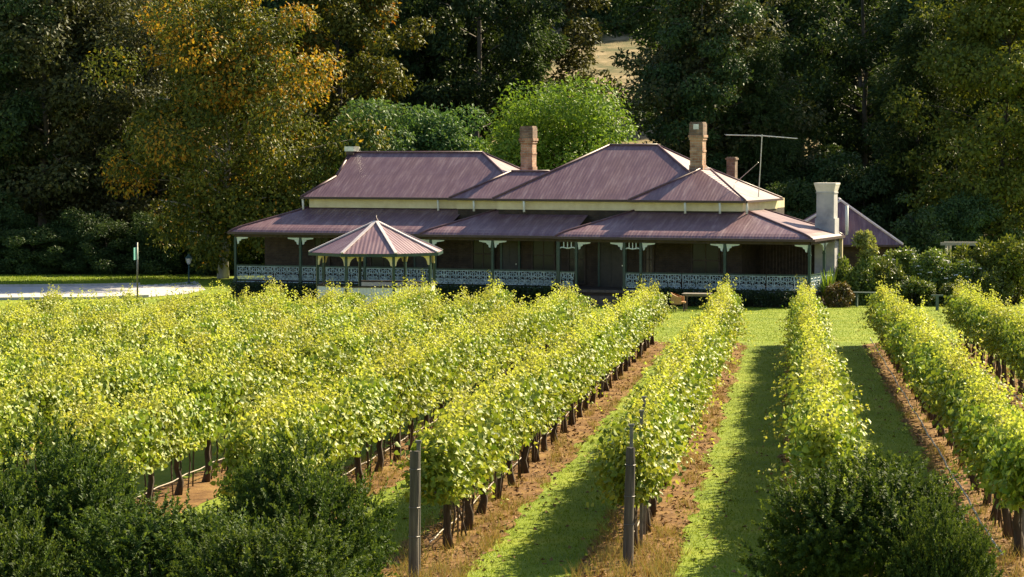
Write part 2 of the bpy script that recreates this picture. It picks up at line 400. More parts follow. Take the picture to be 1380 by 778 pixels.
PHI = R(5.95); CPH, SPH = math.cos(PHI), math.sin(PHI)
def rowpt(a, t): return (a * CPH + t * SPH, -a * SPH + t * CPH)
ROW_A0, ROW_DA = -4.47, 2.48
T0, T1 = 33.2, 87.6
ROWS = {  # index: phrase
    0: 'row behind the left weathered post', 1: 'row behind the middle weathered post',
    2: 'row running into the round dark bush', 3: 'row just right of the round dark bush', 4: 'row at the right edge',
    -1: 'first row left of the left weathered post', -2: 'second row left of the left weathered post',
    -3: 'third row left of the left weathered post', -4: 'fourth row left of the left weathered post',
    -5: 'fifth row left of the left weathered post', -6: 'sixth row left of the left weathered post',
    -7: 'seventh row left of the left weathered post', -8: 'outermost left row by the gravel road'}
rng = np.random.default_rng(7)
rnd = random.Random(5)

def in_view(x, y, z, m=60):
    q = (x, y, z - CAM_H); d = q[1]*cp - q[2]*sp
    if d < 1: return False
    px = 690 + F_PX*q[0]/d; py = 389 - F_PX*(q[1]*sp + q[2]*cp)/d
    return -m < px < 1380 + m and -m < py < 778 + m

for k, ph in ROWS.items():
    a0 = ROW_A0 + k * ROW_DA
    L_, R_ = [], []
    for i in range(0, 140):
        t = T0 - 2.5 + (T1 + 1.2 - T0 + 2.5) * i / 139
        j1, j2 = .56 + rnd.uniform(-.10, .10) + .06*math.sin(t*1.3 + k), .56 + rnd.uniform(-.10, .10) + .06*math.sin(t*1.1 + 2*k)
        end = min(1, (T1 + 1.25 - t) * .9) if t > T1 else 1
        L_.append(rowpt(a0 - j1*max(end, .05), t)); R_.append(rowpt(a0 + j2*max(end, .05), t))
    ribbon('soil_strip', L_, R_, M['soil'], .006)

# ------------------------------------------------------------------ grapevines
ORD = ['first','second','third','fourth','fifth','sixth','seventh','eighth','ninth','tenth','eleventh','twelfth','thirteenth','fourteenth','fifteenth','sixteenth',
       'seventeenth','eighteenth','nineteenth','twentieth','twenty-first','twenty-second','twenty-third','twenty-fourth','twenty-fifth','twenty-sixth','twenty-seventh','twenty-eighth','twenty-ninth','thirtieth']

def vine_meshes(seed):
    r = np.random.default_rng(seed)
    b = MB()
    wob = r.normal(0, .03, (5, 2))
    tp = [(wob[i, 0]*(i > 0), wob[i, 1]*(i > 0), z) for i, z in enumerate((0, .22, .45, .68, .88))]
    b.tube(tp, [.075, .055, .05, .048, .055], 7)
    for s in (-1, 1):
        ap = [Vector(tp[-1])] + [Vector((s*x, r.normal(0, .02), .9 + r.normal(0, .02))) for x in (.25, .55, .85, 1.08)]
        b.tube(ap, [.042, .036, .03, .024, .016], 6)
    for x in r.uniform(-.9, .9, 3):   # extra thin stems and hanging canes
        b.tube([(x, r.normal(0, .03), 0), (x + r.normal(0, .03), r.normal(0, .03), .45), (x + r.normal(0, .05), 0, .9)], [.014, .014, .012], 5)
    trunk = b.mesh('vine_trunk', M['vinebark'], True)
    P, D, N, Ln, Yg = [], [], [], [], []
    ns = 60
    for i in range(ns):
        x0 = -1.06 + 2.12*(i + r.uniform(0, 1))/ns
        lean = r.normal(0, .17); ln = (r.uniform(.66, 1.0) if r.random() > .12 else r.uniform(1.0, 1.42))*(.86 + .2*math.cos(x0*1.5 + seed))
        wild = r.random() < .06
        if wild: lean = r.choice([-1, 1])*r.uniform(.9, 1.5)
        dx = r.normal(0, .22)
        n = int(ln/.025); s = np.linspace(.02, 1, n)
        s = .06 + .94*s
        c = np.stack([x0 + dx*s*ln + .03*np.sin(s*7 + i), lean*s*ln*.75 + .03*np.cos(s*6 + i),
                      (.93 + s*ln*(1 - .12*abs(lean)) - (.5 if wild else .22)*(s*abs(lean))**2*ln)], 1)
        side = rand_dirs(r, n); side[:, 2] = side[:, 2]*.5 + .05
        off = (.04 + .07*(1 - s))[:, None]
        P.append(c + side*off); D.append(side*.9 + r.normal(0, .35, (n, 3)) + np.array([0, 0, -.25]))
        outw = np.stack([np.zeros(n), np.sign(c[:, 1] + r.normal(0, .12, n)), np.full(n, .75)], 1)
        N.append(outw*.8 + r.normal(0, .55, (n, 3)))
        Ln.append((.094 - .050*s**1.5)*r.uniform(.75, 1.15, n)); Yg.append(np.clip(s**2*.9 + r.normal(0, .1, n), 0, 1))
    n = 2500                                  # inner leaves round the fruiting zone
    c = np.stack([r.uniform(-1.1, 1.1, n), r.normal(0, .17, n), r.uniform(.76, 1.62, n)], 1)
    P.append(c); D.append(rand_dirs(r, n) + np.array([0, 0, -.5])); N.append(np.stack([r.normal(0, .4, n), np.sign(c[:, 1])*1.0, r.uniform(.1, .9, n)], 1))
    Ln.append(r.uniform(.06, .105, n)); Yg.append(np.clip(r.normal(.08, .1, n), 0, 1))
    P, D, N, Ln, Yg = map(np.concatenate, (P, D, N, Ln, Yg))
    V, Fc = leaves(P, D, N, Ln, Ln*.95, .18, 'hex')
    return trunk, np_mesh('vine_foliage', V, Fc, M['vine'], attr=np.repeat(Yg, 6))

VINES = [vine_meshes(100 + i) for i in range(9)]
n_vines = 0
for k, ph in ROWS.items():
    a0 = ROW_A0 + k*ROW_DA
    nv = 27
    for i in range(nv):
        t = T1 - 1.0 - 2.0*i
        x, y = rowpt(a0 + rnd.uniform(-.05, .05), t)
        z = gz(x, y)
        if not (in_view(x, y, z + .5, 40) or in_view(x, y, z + 1.9, 40)): continue
        tm, fm = VINES[rnd.randrange(len(VINES))]
        v = empty('grapevine', (x, y, z), math.pi/2 - PHI + (math.pi if rnd.random() < .5 else 0) + rnd.uniform(-.04, .04))
        sc = rnd.uniform(.92, 1.06)*(.84 if k <= -6 and i < 10 else 1); v.scale = (1.0, rnd.uniform(.9, 1.1), sc)
        tag(v, f'leafy yellow-green grapevine, {ORD[i]} from the house end, {ph}', 'grapevine', 'grapevines in the vineyard rows')
        link_mesh('trunk', tm, v); link_mesh('foliage', fm, v)
        n_vines += 1
print('VINES', n_vines)

HOSEPH = {0: 'behind the left weathered post', 1: 'behind the middle weathered post', 2: 'into the round dark bush', 3: 'right of the round dark bush', 4: 'at the right edge',
          -1: 'first left of the left weathered post', -2: 'second left of the left weathered post'}
for k, ph in HOSEPH.items():
    a0 = ROW_A0 + k*ROW_DA; b = MB(); pts = []
    for i in range(110):
        t = T0 + (T1 - T0)*i/109
        x, y = rowpt(a0 + (-.36 if k >= 3 else -.02) + .012*math.sin(t*.9 + k), t)
        pts.append((x, y, gz(x, y) + (.20 if k >= 3 else .27) + .012*math.sin(t*3.14 + k)))
    b.tube(pts, .014 if k >= 3 else .009, 6)
    tag(b.build('irrigation_hose', M['hose'], smooth=True), f'thin pale irrigation hose under the vine row {ph}', 'hose', 'irrigation hoses under the vine rows')

# ------------------------------------------------------------------ vineyard posts
def post(a0, t, h, r_, lean, label, cap=True):
    x, y = rowpt(a0, t); z = gz(x, y)
    g = random.Random(label); b = MB(); n = 12
    rings = []
    for i, f in enumerate((-.05, .1, .3, .5, .7, .85, .97, 1.0)):
        rr = r_*(1.06 - .14*f)*(.93 if f == 1.0 else 1); rings.append(((lean[0]*f*h, lean[1]*f*h, f*h), rr))
    b.tube([p for p, _ in rings], [q for _, q in rings], n)
    for i, v in enumerate(b.v):                       # split and weathered, not a perfect cylinder
        b.v[i] = (v[0] + g.uniform(-.004, .004), v[1] + g.uniform(-.004, .004), v[2] + (g.uniform(-.012, .012) if v[2] > .95*h else 0))
    o = empty('vineyard_post', (x, y, z)); tag(o, label, 'post', 'weathered end posts of the vine rows')
    b.build('post_shaft', M['oldwood'], o, smooth=False)
    wb = MB()
    for zz in (.55, .9, h*.86):
        f = zz/h; wb.tube([(lean[0]*zz + (r_ + .006)*math.cos(q), lean[1]*zz + (r_ + .006)*math.sin(q), zz) for q in [i*math.pi/6 for i in range(13)]], .004, 4)
    wb.build('wire_tie', M['steel'], o)
post(ROW_A0, 31.5, 1.58, .062, (.012, 0), 'tall weathered grey timber post, left one in the foreground')
post(ROW_A0 + ROW_DA, 33.0, 1.50, .062, (.022, 0), 'weathered grey timber post in the middle foreground')
post(ROW_A0 + 3*ROW_DA, 34.9, 1.30, .07, (0, 0), 'weathered timber post cut by the right edge of the photo')
def stake(a0, t, h, label):
    x, y = rowpt(a0, t); b = MB()
    b.box(-.022, .022, -.022, .022, -.05, h); b.box(-.035, .035, -.03, .03, h, h + .03)
    o = b.build('row_stake', M['steel'], loc=(x, y, gz(x, y)), rz=-PHI); tag(o, label, 'stake', 'dark stakes among the vines')
a1 = ROW_A0 + ROW_DA
stake(a1 + .02, 33.35, 1.74, 'dark steel stake right behind the middle foreground post')
stake(a1 + .06, 34.9, 1.80, 'dark stake poking out of the vines above the middle post')
stake(a1 + .02, 36.3, 1.88, 'farther dark stake poking out of the vines above the middle post')
stake(ROW_A0 + 2*ROW_DA, 34.4, 1.86, 'dark stake top above the round dark bush')
stake(ROW_A0 - .02, 32.1, 1.62, 'thin dark stake behind the left foreground post')

# ------------------------------------------------------------------ grass, dry tufts, litter
def blades(P, hmin, hmax, wd, lean, seed):
    r = np.random.default_rng(seed); n = len(P)
    h = r.uniform(hmin, hmax, n); az = r.uniform(0, 2*np.pi, n); le = r.normal(0, lean, (n, 2))
    ww = wd*r.uniform(.6, 1.2, n)
    sx = np.stack([np.cos(az)*ww, np.sin(az)*ww, np.zeros(n)], 1)
    tip = P + np.stack([le[:, 0]*h, le[:, 1]*h, h], 1)
    V = np.stack([P - sx*.5, P + sx*.5, tip], 1).reshape(-1, 3)
    return V, [np.arange(n*3).reshape(-1, 3)]

def gza(x, y): return np.maximum(2.67 - .0217*y, 0)

def strip_dist(x, y):
    a = x*CPH - y*SPH; t = x*SPH + y*CPH
    d = np.abs((a - ROW_A0 + ROW_DA/2) % ROW_DA - ROW_DA/2)
    return d, t, a

def scatter(n, y0, y1, seed, pxr=(430, 1400), power=1.0):
    r = np.random.default_rng(seed)
    y = y0 + (y1 - y0)*r.random(n)**power
    px = r.uniform(pxr[0], pxr[1], n); x = (px - 690)/F_PX*y
    return x, y, r
Vs = []
x, y, r = scatter(150000, 29, 90, 11, power=1.25)
d, t, a = strip_dist(x, y)
edge = .50 + .12*np.sin(t*2.1 + a) + r.normal(0, .05, len(x))
keep = (d > edge) & (a > -9.5)
Vs.append((np.stack([x, y, gza(x, y)], 1)[keep], .02, .045, .014))
x, y, r = scatter(70000, 88.8, 121, 12, pxr=(560, 1400))
Vs.append((np.stack([x, y, gza(x, y)], 1), .02, .045, .025))
x, y, r = scatter(9000, 139.5, 151, 13, pxr=(-20, 270))
Vs.append((np.stack([x, y, np.zeros_like(x)], 1), .04, .09, .05))
gv, gf, off = [], [], 0
for i, (P, h0, h1, wd) in enumerate(Vs):
    V, Fc = blades(P, h0, h1, wd, .5, 40 + i); gv.append(V); gf.append(Fc[0] + off); off += len(V)
tag(link_mesh('grass', np_mesh('grass', np.concatenate(gv), [np.concatenate(gf)], M['grass'])), kind='stuff')
# dry grass tufts standing on and along the soil strips
x, y, r = scatter(9000, 29.5, 90, 21, power=1.2); d, t, a = strip_dist(x, y)
n_ = np.sin(t*1.7 + a*2.1) + np.sin(t*.63 + a)*1.2
keep = (d < .60) & (d > .08) & (a > -9.8) & (n_ + r.normal(0, .5, len(x)) > -.15) & (t > 30.5) & (t < T1 + .6)
c = np.stack([x, y, gza(x, y)], 1)[keep]; m_ = 14
P = np.repeat(c, m_, 0); P[:, :2] += r.normal(0, .045, (len(P), 2))
V1, F1 = blades(P, .05, .20, .012, .45, 51)
x, y, r = scatter(650, 30.0, 35.5, 22, pxr=(540, 1420)); d, t, a = strip_dist(x, y)
keep = (d < .62) & (a > -5.3) & (t > 30.2)
c = np.stack([x, y, gza(x, y)], 1)[keep]; P = np.repeat(c, 14, 0); P[:, :2] += r.normal(0, .05, (len(P), 2))
V2, F2 = blades(P, .08, .28, .011, .4, 52)
tag(link_mesh('dry_grass', np_mesh('dry_grass', np.concatenate([V1, V2]), [np.concatenate([F1[0], F2[0] + len(V1)])], M['straw'])), kind='stuff')
# fallen leaves and clods on the soil
x, y, r = scatter(26000, 29.5, 88, 23, power=1.2); d, t, a = strip_dist(x, y)
keep = (d < .62 + .5*(r.random(len(x)) < .10)) & (a > -9.8) & (t > 30) & (t < T1 + .8)
P = np.stack([x, y, gza(x, y) + .014], 1)[keep]; n = len(P)
V, Fc = leaves(P, np.stack([r.normal(size=n), r.normal(size=n), r.normal(0, .25, n)], 1), np.stack([r.normal(0, .5, n), r.normal(0, .5, n), np.ones(n)], 1), r.uniform(.04, .11, n), r.uniform(.03, .07, n), .3)
tag(link_mesh('leaf_litter', np_mesh('leaf_litter', V, Fc, M['litter'])), kind='stuff')

# ------------------------------------------------------------------ foreground bushes
def bush_meshes(seed, rx, ry, h, ns=2100, per=26, lf=.06):
    r = np.random.default_rng(seed)
    b = MB()
    for i in range(7):
        az = i*.9 + r.uniform(0, .5); e = r.uniform(.35, .7)
        b.tube([(0.06*math.cos(az), .06*math.sin(az), -.05), (rx*e*.4*math.cos(az), ry*e*.4*math.sin(az), h*.3), (rx*e*math.cos(az), ry*e*math.sin(az), h*.68)], [.035, .025, .01], 5)
    stem = b.mesh('bush_stem', M['bark_dark'], True)
    nl = 13; az = np.arange(nl)*2.4 + r.uniform(0, .6, nl); el = np.concatenate([[1.2, .9], r.uniform(-.25, .95, nl - 2)])
    lc = np.stack([np.cos(az)*np.cos(el)*rx*.62, np.sin(az)*np.cos(el)*ry*.62, h*.40 + np.sin(el)*h*.34], 1); lr = r.uniform(.36, .56, nl)
    J = r.integers(0, nl, ns); d = rand_dirs(r, ns)
    rad = np.where(r.random(ns) < .75, r.uniform(.75, 1.0, ns), r.uniform(.2, .75, ns))
    base = lc[J] + d*(lr[J]*rad)[:, None]; base[:, 2] = np.maximum(base[:, 2], .05)
    ax = unit(d*np.array([.8, .8, .5]) + np.array([0, 0, .5]) + r.normal(0, .28, (ns, 3)))
    ln = np.where(r.random(ns) < .07, r.uniform(.32, .55, ns), r.uniform(.10, .32, ns))
    s = np.tile(np.linspace(.1, 1, per), ns); I = np.repeat(np.arange(ns), per)
    P = base[I] + ax[I]*(s*ln[I])[:, None]
    side = rand_dirs(r, len(P)); side = unit(side - ax[I]*np.sum(side*ax[I], 1, keepdims=True))
    D = side*.8 + ax[I]*(.55 + .5*s[:, None])
    N = unit(ax[I]*.9 - side*.5 + r.normal(0, .35, (len(P), 3)))
    Ln = lf*r.uniform(.7, 1.25, len(P))*(1.05 - .35*s)
    V, Fc = leaves(P, D, N, Ln, Ln*.52, .2)
    Yg = np.clip((s - .55)*1.6, 0, 1)*np.clip(r.normal(.6, .4, len(P)), 0, 1)
    return stem, np_mesh('bush_foliage', V, Fc, M['lf_fg'], attr=np.repeat(Yg, 4))
B1, B2 = bush_meshes(3, 1.15, 1.05, 2.1), bush_meshes(8, 1.2, 1.1, 2.1)
def bush(ms, px, ytop, Y, wpx, rz, label, name='dark_bush', grp='dark bushes in the foreground'):
    x = px_x(px, Y); z0 = gz(x, Y); ztop = at(px, ytop, Y).z
    o = empty(name, (x, Y, z0), rz); sx = (wpx/F_PX*Y)/2.4; o.scale = (sx, sx, (ztop - z0)/2.15)
    tag(o, label, 'bush', grp); link_mesh('stem', ms[0], o); link_mesh('foliage', ms[1], o)
bush(B1, 1160, 600, 27.0, 325, .3, 'round dark green bush, right foreground, at the near end of a vine row')
bush(B2, 1275, 668, 25.6, 150, 2.0, 'small dark offshoot bush against the right side of the round bush')
bush(B2, 400, 578, 27.5, 250, 1.2, 'dark upright bush beside the left weathered post')
bush(B1, 225, 665, 25.2, 330, 2.6, 'low dark bush in the lower left, below the gap in the vines')
bush(B2, 70, 560, 26.8, 290, 4.0, 'tall dark bush at the lower left corner')
bush(B1, 365, 685, 24.0, 300, 5.2, 'lowest dark bush at the bottom edge, left of the posts')
bush(B2, -40, 640, 24.6, 260, .7, 'dark bush cut by the left edge of the photo')

# ------------------------------------------------------------------ homestead (local: x along the front, y back, z up)
TH = R(19.9)
house = empty('homestead', (13.28, 118.0, 0), -TH)
tag(house, 'long single-storey homestead with plum iron roofs and a lace-railed verandah', 'house')

# brick body under the verandah, cream band above it
def body(u0, u1, v0, v1):
    b = MB(); b.box(u0, u1, v0, v1, -.3, 4.28); return b
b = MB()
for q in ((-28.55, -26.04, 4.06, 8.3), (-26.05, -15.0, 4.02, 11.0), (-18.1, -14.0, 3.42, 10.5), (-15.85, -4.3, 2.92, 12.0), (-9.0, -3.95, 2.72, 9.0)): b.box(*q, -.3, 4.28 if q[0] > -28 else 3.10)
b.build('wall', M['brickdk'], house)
b = MB()
for i, q in enumerate(((-26.1, -15.0, 3.97, 11.05), (-18.15, -14.0, 3.37, 10.5), (-15.9, -4.3, 2.87, 12.05), (-9.05, -3.9, 2.67, 9.05))): b.box(*q, 4.285 + .002*i, 4.74 + .003*i)
b.build('frieze_board', M['cream'], house)

SL = .567
def hip_roof(u0, u1, v0, v1, ze, ra, rb, gab=None):
    A, B, C_, D_ = (u0, v0, ze), (u1, v0, ze), (u1, v1, ze), (u0, v1, ze)
    b = MB()
    if gab:                        # gab: (u, v_front, v_back, z) small gablet above the left hip
        g1, g2 = (gab[0], gab[1], gab[3]), (gab[0], gab[2], gab[3])
        b.face([A, B, rb, ra, g1], (1, 0, 0)); b.face([C_, D_, g2, ra, rb], (1, 0, 0)); b.face([D_, A, g1, g2], (0, 1, 0)); b.face([g2, g1, ra], (0, 1, 0))
    else:
        b.face([A, B, rb, ra], (1, 0, 0)); b.face([C_, D_, ra, rb], (1, 0, 0)); b.face([D_, A, ra], (0, 1, 0))
    b.face([B, C_, rb], (0, 1, 0))
    o = b.build('roof', M['roof'], house)
    sb = MB(); sb.box(u0 + .04, u1 - .04, v0 + .04, v1 - .04, ze - .10, ze - .012); sb.build('soffit', M['gutter'], o)
    cb = MB(); up = Vector((0, 0, .02))
    def capline(p, q, rr=.06): cb.tube([Vector(p) + up, Vector(q) + up], rr, 6)
    capline(ra, rb); capline(B, rb); capline(C_, rb)
    if gab:
        capline(A, g1); capline(g1, ra); capline(D_, g2); capline(g2, ra)
    else:
        capline(A, ra); capline(D_, ra)
    cb.build('ridge_cap', M['cap'], o, smooth=True)
    gb = MB()
    gb.beam((u0 - .04, v0 - .04, ze - .04), (u1 + .04, v0 - .04, ze - .04), .11, .10); gb.beam((u1 + .04, v0 + .02, ze - .04), (u1 + .04, v1, ze - .04), .11, .10)
    gb.beam((u0 - .04, v0 + .02, ze - .04), (u0 - .04, v1, ze - .04), .11, .10)
    gb.build('gutter', M['gutter'], o)
    return o
rl = hip_roof(-26.4, -14.6, 3.70, 11.3, 4.80, (-25.42, 7.5, 6.95), (-18.39, 7.5, 6.95), gab=(-25.30, 5.43, 9.57, 5.78))
hip_roof(-18.45, -13.0, 3.12, 7.8, 4.79, (-16.12, 5.45, 6.05), (-14.2, 5.45, 6.05))
rm = hip_roof(-16.08, -4.9, 2.70, 11.5, 4.785, (-11.70, 7.1, 7.31), (-9.30, 7.1, 7.31))
rw = hip_roof(-9.25, -3.70, 2.38, 9.1, 4.775, (-6.6, 5.03, 6.18), (-6.5, 6.4, 6.18))
b = MB(); b.box(-25.55, -25.15, 7.2, 7.8, 6.85, 7.02); b.build('roof_vent_base', M['gutter'], rl)
b = MB(); b.box(-25.6, -25.1, 7.15, 7.85, 7.02, 7.26); b.build('roof_vent', M['alu'], rl)

# verandah roof: bull-nosed at the eave, stepping forward from section to section
PROF = [(0, 3.13), (.05, 3.24), (.13, 3.36), (.28, 3.52), (.6, 3.86), (1.0, 4.30)]
FD, RD = 2.95, 3.75
def verandah_section(uL, uR, v0, left_hip, right_end, step):
    b = MB(); cb = MB()
    lL = lambda s: uL + s*FD if left_hip else uL
    rR = lambda s: uR - s*RD if right_end else uR
    for (s0, z0), (s1, z1) in zip(PROF[:-1], PROF[1:]):
        b.face([(lL(s0), v0 + s0*FD, z0), (rR(s0), v0 + s0*FD, z0), (rR(s1), v0 + s1*FD, z1), (lL(s1), v0 + s1*FD, z1)], (1, 0, 0))
        if left_hip:
            e = step if step else 8.0
            b.face([(lL(s0), v0 + s0*FD + (e if step else 0) if step else 8.5, z0), (lL(s0), v0 + s0*FD, z0), (lL(s1), v0 + s1*FD, z1), (lL(s1), v0 + s1*FD + e if step else 8.5, z1)], (0, 1, 0))
        if right_end:
            b.face([(rR(s0), v0 + s0*FD, z0), (rR(s0), 6.05, z0), (rR(s1), 6.05, z1), (rR(s1), v0 + s1*FD, z1)], (0, 1, 0))
    o = b.build('verandah_roof', M['roof'], house)
    if left_hip: cb.tube([(lL(s), v0 + s*FD, z + .02) for s, z in PROF], .05, 6); cb.build('ridge_cap', M['cap'], o, smooth=True); cb = MB()
    if right_end:
        cb.tube([(rR(s), v0 + s*FD, z + .02) for s, z in PROF], .05, 6); cb.build('ridge_cap', M['cap'], o, smooth=True)
        eb = MB(); eb.tube([(rR(s), 6.05, z + .015) for s, z in PROF], .05, 6); eb.build('end_cap', M['cap'], o, smooth=True)
    gb = MB(); x0, x1 = uL - .05, uR + (.05 if right_end else -.02)
    gb.beam((x0, v0 - .05, 3.09), (x1, v0 - .05, 3.09), .11, .11)
    if right_end: gb.beam((uR + .05, v0 + .01, 3.09), (uR + .05, 6.05, 3.09), .11, .11)
    if left_hip and not step: gb.beam((uL - .05, v0 + .01, 3.09), (uL - .05, 8.5, 3.09), .11, .11)
    gb.build('gutter', M['gutter'], o)
    return o
verandah_section(-29.1, -18.0, 1.2, True, False, 0)
verandah_section(-18.95, -11.4, .6, True, False, .62)
verandah_section(-12.05, 0.0, 0.0, True, True, .62)
# short white downpipes between the upper gutter and the verandah roof
for u, v in ((-19.25, 3.72), (-17.2, 3.14), (-14.5, 2.66), (-6.55, 2.36), (-4.9, 2.36), (-3.68, 2.55), (-26.35, 3.75)):
    b = MB(); b.tube([(u, v, 4.70), (u, v + .05, 4.45), (u, v + .05, 4.18)], .055, 8); b.build('downpipe', M['white'], house, smooth=True)

# verandah floor, plinth, beam, steps
b = MB()
b.box(-28.95, -18.6, 1.45, 4.0, .60, .72); b.box(-18.6, -11.9, .85, 3.4, .60, .722); b.box(-11.9, -.15, .25, 2.9, .60, .724); b.box(-3.93, -.15, 2.9, 6.0, .60, .722); b.box(-28.95, -26.1, 4.0, 8.5, .60, .722)
b.build('verandah_floor', M['deck'], house)
b = MB()
b.box(-28.9, -18.65, 1.55, 3.9, -.3, .598); b.box(-18.65, -12.0, .95, 3.3, -.3, .597); b.box(-12.0, -.25, .35, 2.8, -.3, .596); b.box(-3.9, -.25, 2.8, 5.9, -.3, .595)
b.build('plinth', M['brickdk'], house)
b = MB()
for (p, q) in (((-28.95, 1.5, 2.97), (-18.8, 1.5, 2.97)), ((-18.75, .9, 2.97), (-12.0, .9, 2.97)), ((-11.95, .3, 2.97), (-.2, .3, 2.97)), ((-.2, .37, 2.97), (-.2, 6.0, 2.97))):
    b.beam(p, q, .10, .16)
b.build('verandah_beam', M['timber'], house)
b = MB()
for i in range(4): b.box(-11.0, -8.95, .22 - .32*(i + 1), .22 - .32*i, -.2, .60 - .15*(i + 1) + .012)
b.build('front_steps', M['deck'], house)

# posts with cast brackets
BR = [(0, 0), (.06, -.34), (.13, -.30), (.15, -.20), (.23, -.17), (.26, -.10), (.40, -.085), (.60, -.055), (.62, 0)]
def vpost(u, v, sides, z1=2.89, axis='x', fret=None):
    b = MB(); b.beam((u, v, .72), (u, v, z1), .115, .115, (0, 1, 0)); b.box(u - .085, u + .085, v - .085, v + .085, .722, .92); b.box(u - .075, u + .075, v - .075, v + .075, 2.40, 2.46)
    o = b.build('verandah_post', M['dkgreen'], house)
    for s in sides:
        k = MB()
        if axis == 'x': k.prism([(u + s*(.058 + x), 2.885 + y) for x, y in BR], .05, lambda x, y, d: (x, v + d, y))
        else: k.prism([(v + s*(.058 + x), 2.885 + y) for x, y in BR], .05, lambda x, y, d: (u + d, x, y))
        k.build('bracket', M['brkt'], o)
    return o
vpost(-28.9, 1.5, (1,)); vpost(-25.45, 1.5, (-1, 1)); vpost(-22.1, 1.5, (-1, 1)); vpost(-18.72, 1.5, (-1,))
vpost(-18.5, .9, (1,)); vpost(-15.4, .9, (-1, 1)); vpost(-12.2, .9, ())
pa = vpost(-11.95, .3, ()); pb_ = vpost(-11.1, .3, (1,)); pc = vpost(-8.8, .3, (-1,)); pd_ = vpost(-8.02, .3, (1,))
vpost(-4.08, .3, (-1, 1)); vpost(-.2, .3, (-1,)); vpost(-.2, 3.1, (-1, 1), axis='y'); vpost(-.2, 5.9, (-1,), axis='y')
for (u0, u1, par) in ((-11.95, -11.1, pa), (-8.8, -8.02, pc)):      # fretwork between the paired posts at the steps
    k = MB(); pts = [(u0 + .06 + (u1 - u0 - .12)*i/8, .3, 2.60 + .06*abs(i - 4)/4 - (.05 if i in (0, 8) else 0)) for i in range(9)]
    k.tube(pts, .03, 6)
    for i in (2, 4, 6): k.beam((pts[i][0], .3, 2.62), (pts[i][0], .3, 2.885), .04, .04, (0, 1, 0))
    k.build('fretwork', M['brkt'], par)

# cast-iron lace railing
def lace(p, q):
    p, q = Vector((p[0], p[1], 0)), Vector((q[0], q[1], 0)); d = (q - p); Ln = d.length; d.normalize()
    n = max(1, round(Ln/.62)); w_ = Ln/n
    b = MB()
    X = lambda a, z: p + d*a + Vector((0, 0, z))
    def arc(cx, cz, rx, rz, a0, a1, r_=.019, k=9): b.tube([X(cx + rx*math.cos(a0 + (a1 - a0)*i/k), cz + rz*math.sin(a0 + (a1 - a0)*i/k)) for i in range(k + 1)], r_, 4, False)
    P2 = 2*math.pi
    for i in range(n):
        c = (i + .5)*w_
        b.beam(X(i*w_ + .012, .86), X(i*w_ + .012, 1.50), .028, .028, d)
        for s in (-1, 1):
            arc(c + s*.15, 1.00, .105, .095, 0, P2, .022); arc(c + s*.15, 1.0, .05, .045, 0, P2, .016, 7)
            arc(c + s*.10, 1.30, .055, .075, 0, P2, .020); arc(c + s*.235, 1.36, .06, .10, 0, P2, .02)
            arc(c + s*.16, 1.16, .12, .10, R(20), R(160), .018, 6)
            arc(c + s*.22, 1.20, .06, .05, 0, P2, .016, 7)
        arc(c, 1.42, .05, .045, 0, P2, .02); arc(c, 1.13, .04, .11, 0, P2, .02)
        b.beam(X(c, .86), X(c, 1.04), .035, .03, d)
        for s in (-1, 0, 1): arc(c + s*w_/3, .865, w_/6.5, .07, 0, math.pi, .016, 5)
    b.beam(X(0, .86), X(Ln, .86), .045, .03); b.beam(X(0, .74), X(Ln, .74), .04, .03); b.beam(X(0, 1.47), X(Ln, 1.47), .03, .03)
    o = b.build('lace_railing', M['lace'], house)
    t = MB(); t.beam(X(0, 1.525), X(Ln, 1.525), .09, .055); t.build('top_rail', M['dkgreen'], o)
for a_, b_, v in ((-28.83, -25.52, 1.5), (-25.38, -22.17, 1.5), (-22.03, -18.79, 1.5), (-18.43, -15.47, .9), (-15.33, -12.27, .9), (-11.88, -11.17, .3), (-8.73, -8.09, .3), (-7.95, -4.15, .3), (-4.01, -.27, .3)):
    nseg = 2 if (b_ - a_) > 3.6 else 1
    for i in range(nseg):
        x0 = a_ + (b_ - a_)*i/nseg; x1 = a_ + (b_ - a_)*(i + 1)/nseg - (.06 if i < nseg - 1 else 0)
        lace((x0, v), (x1, v))
lace((-.2, .37), (-.2, 3.03)); lace((-.2, 3.17), (-.2, 5.83))

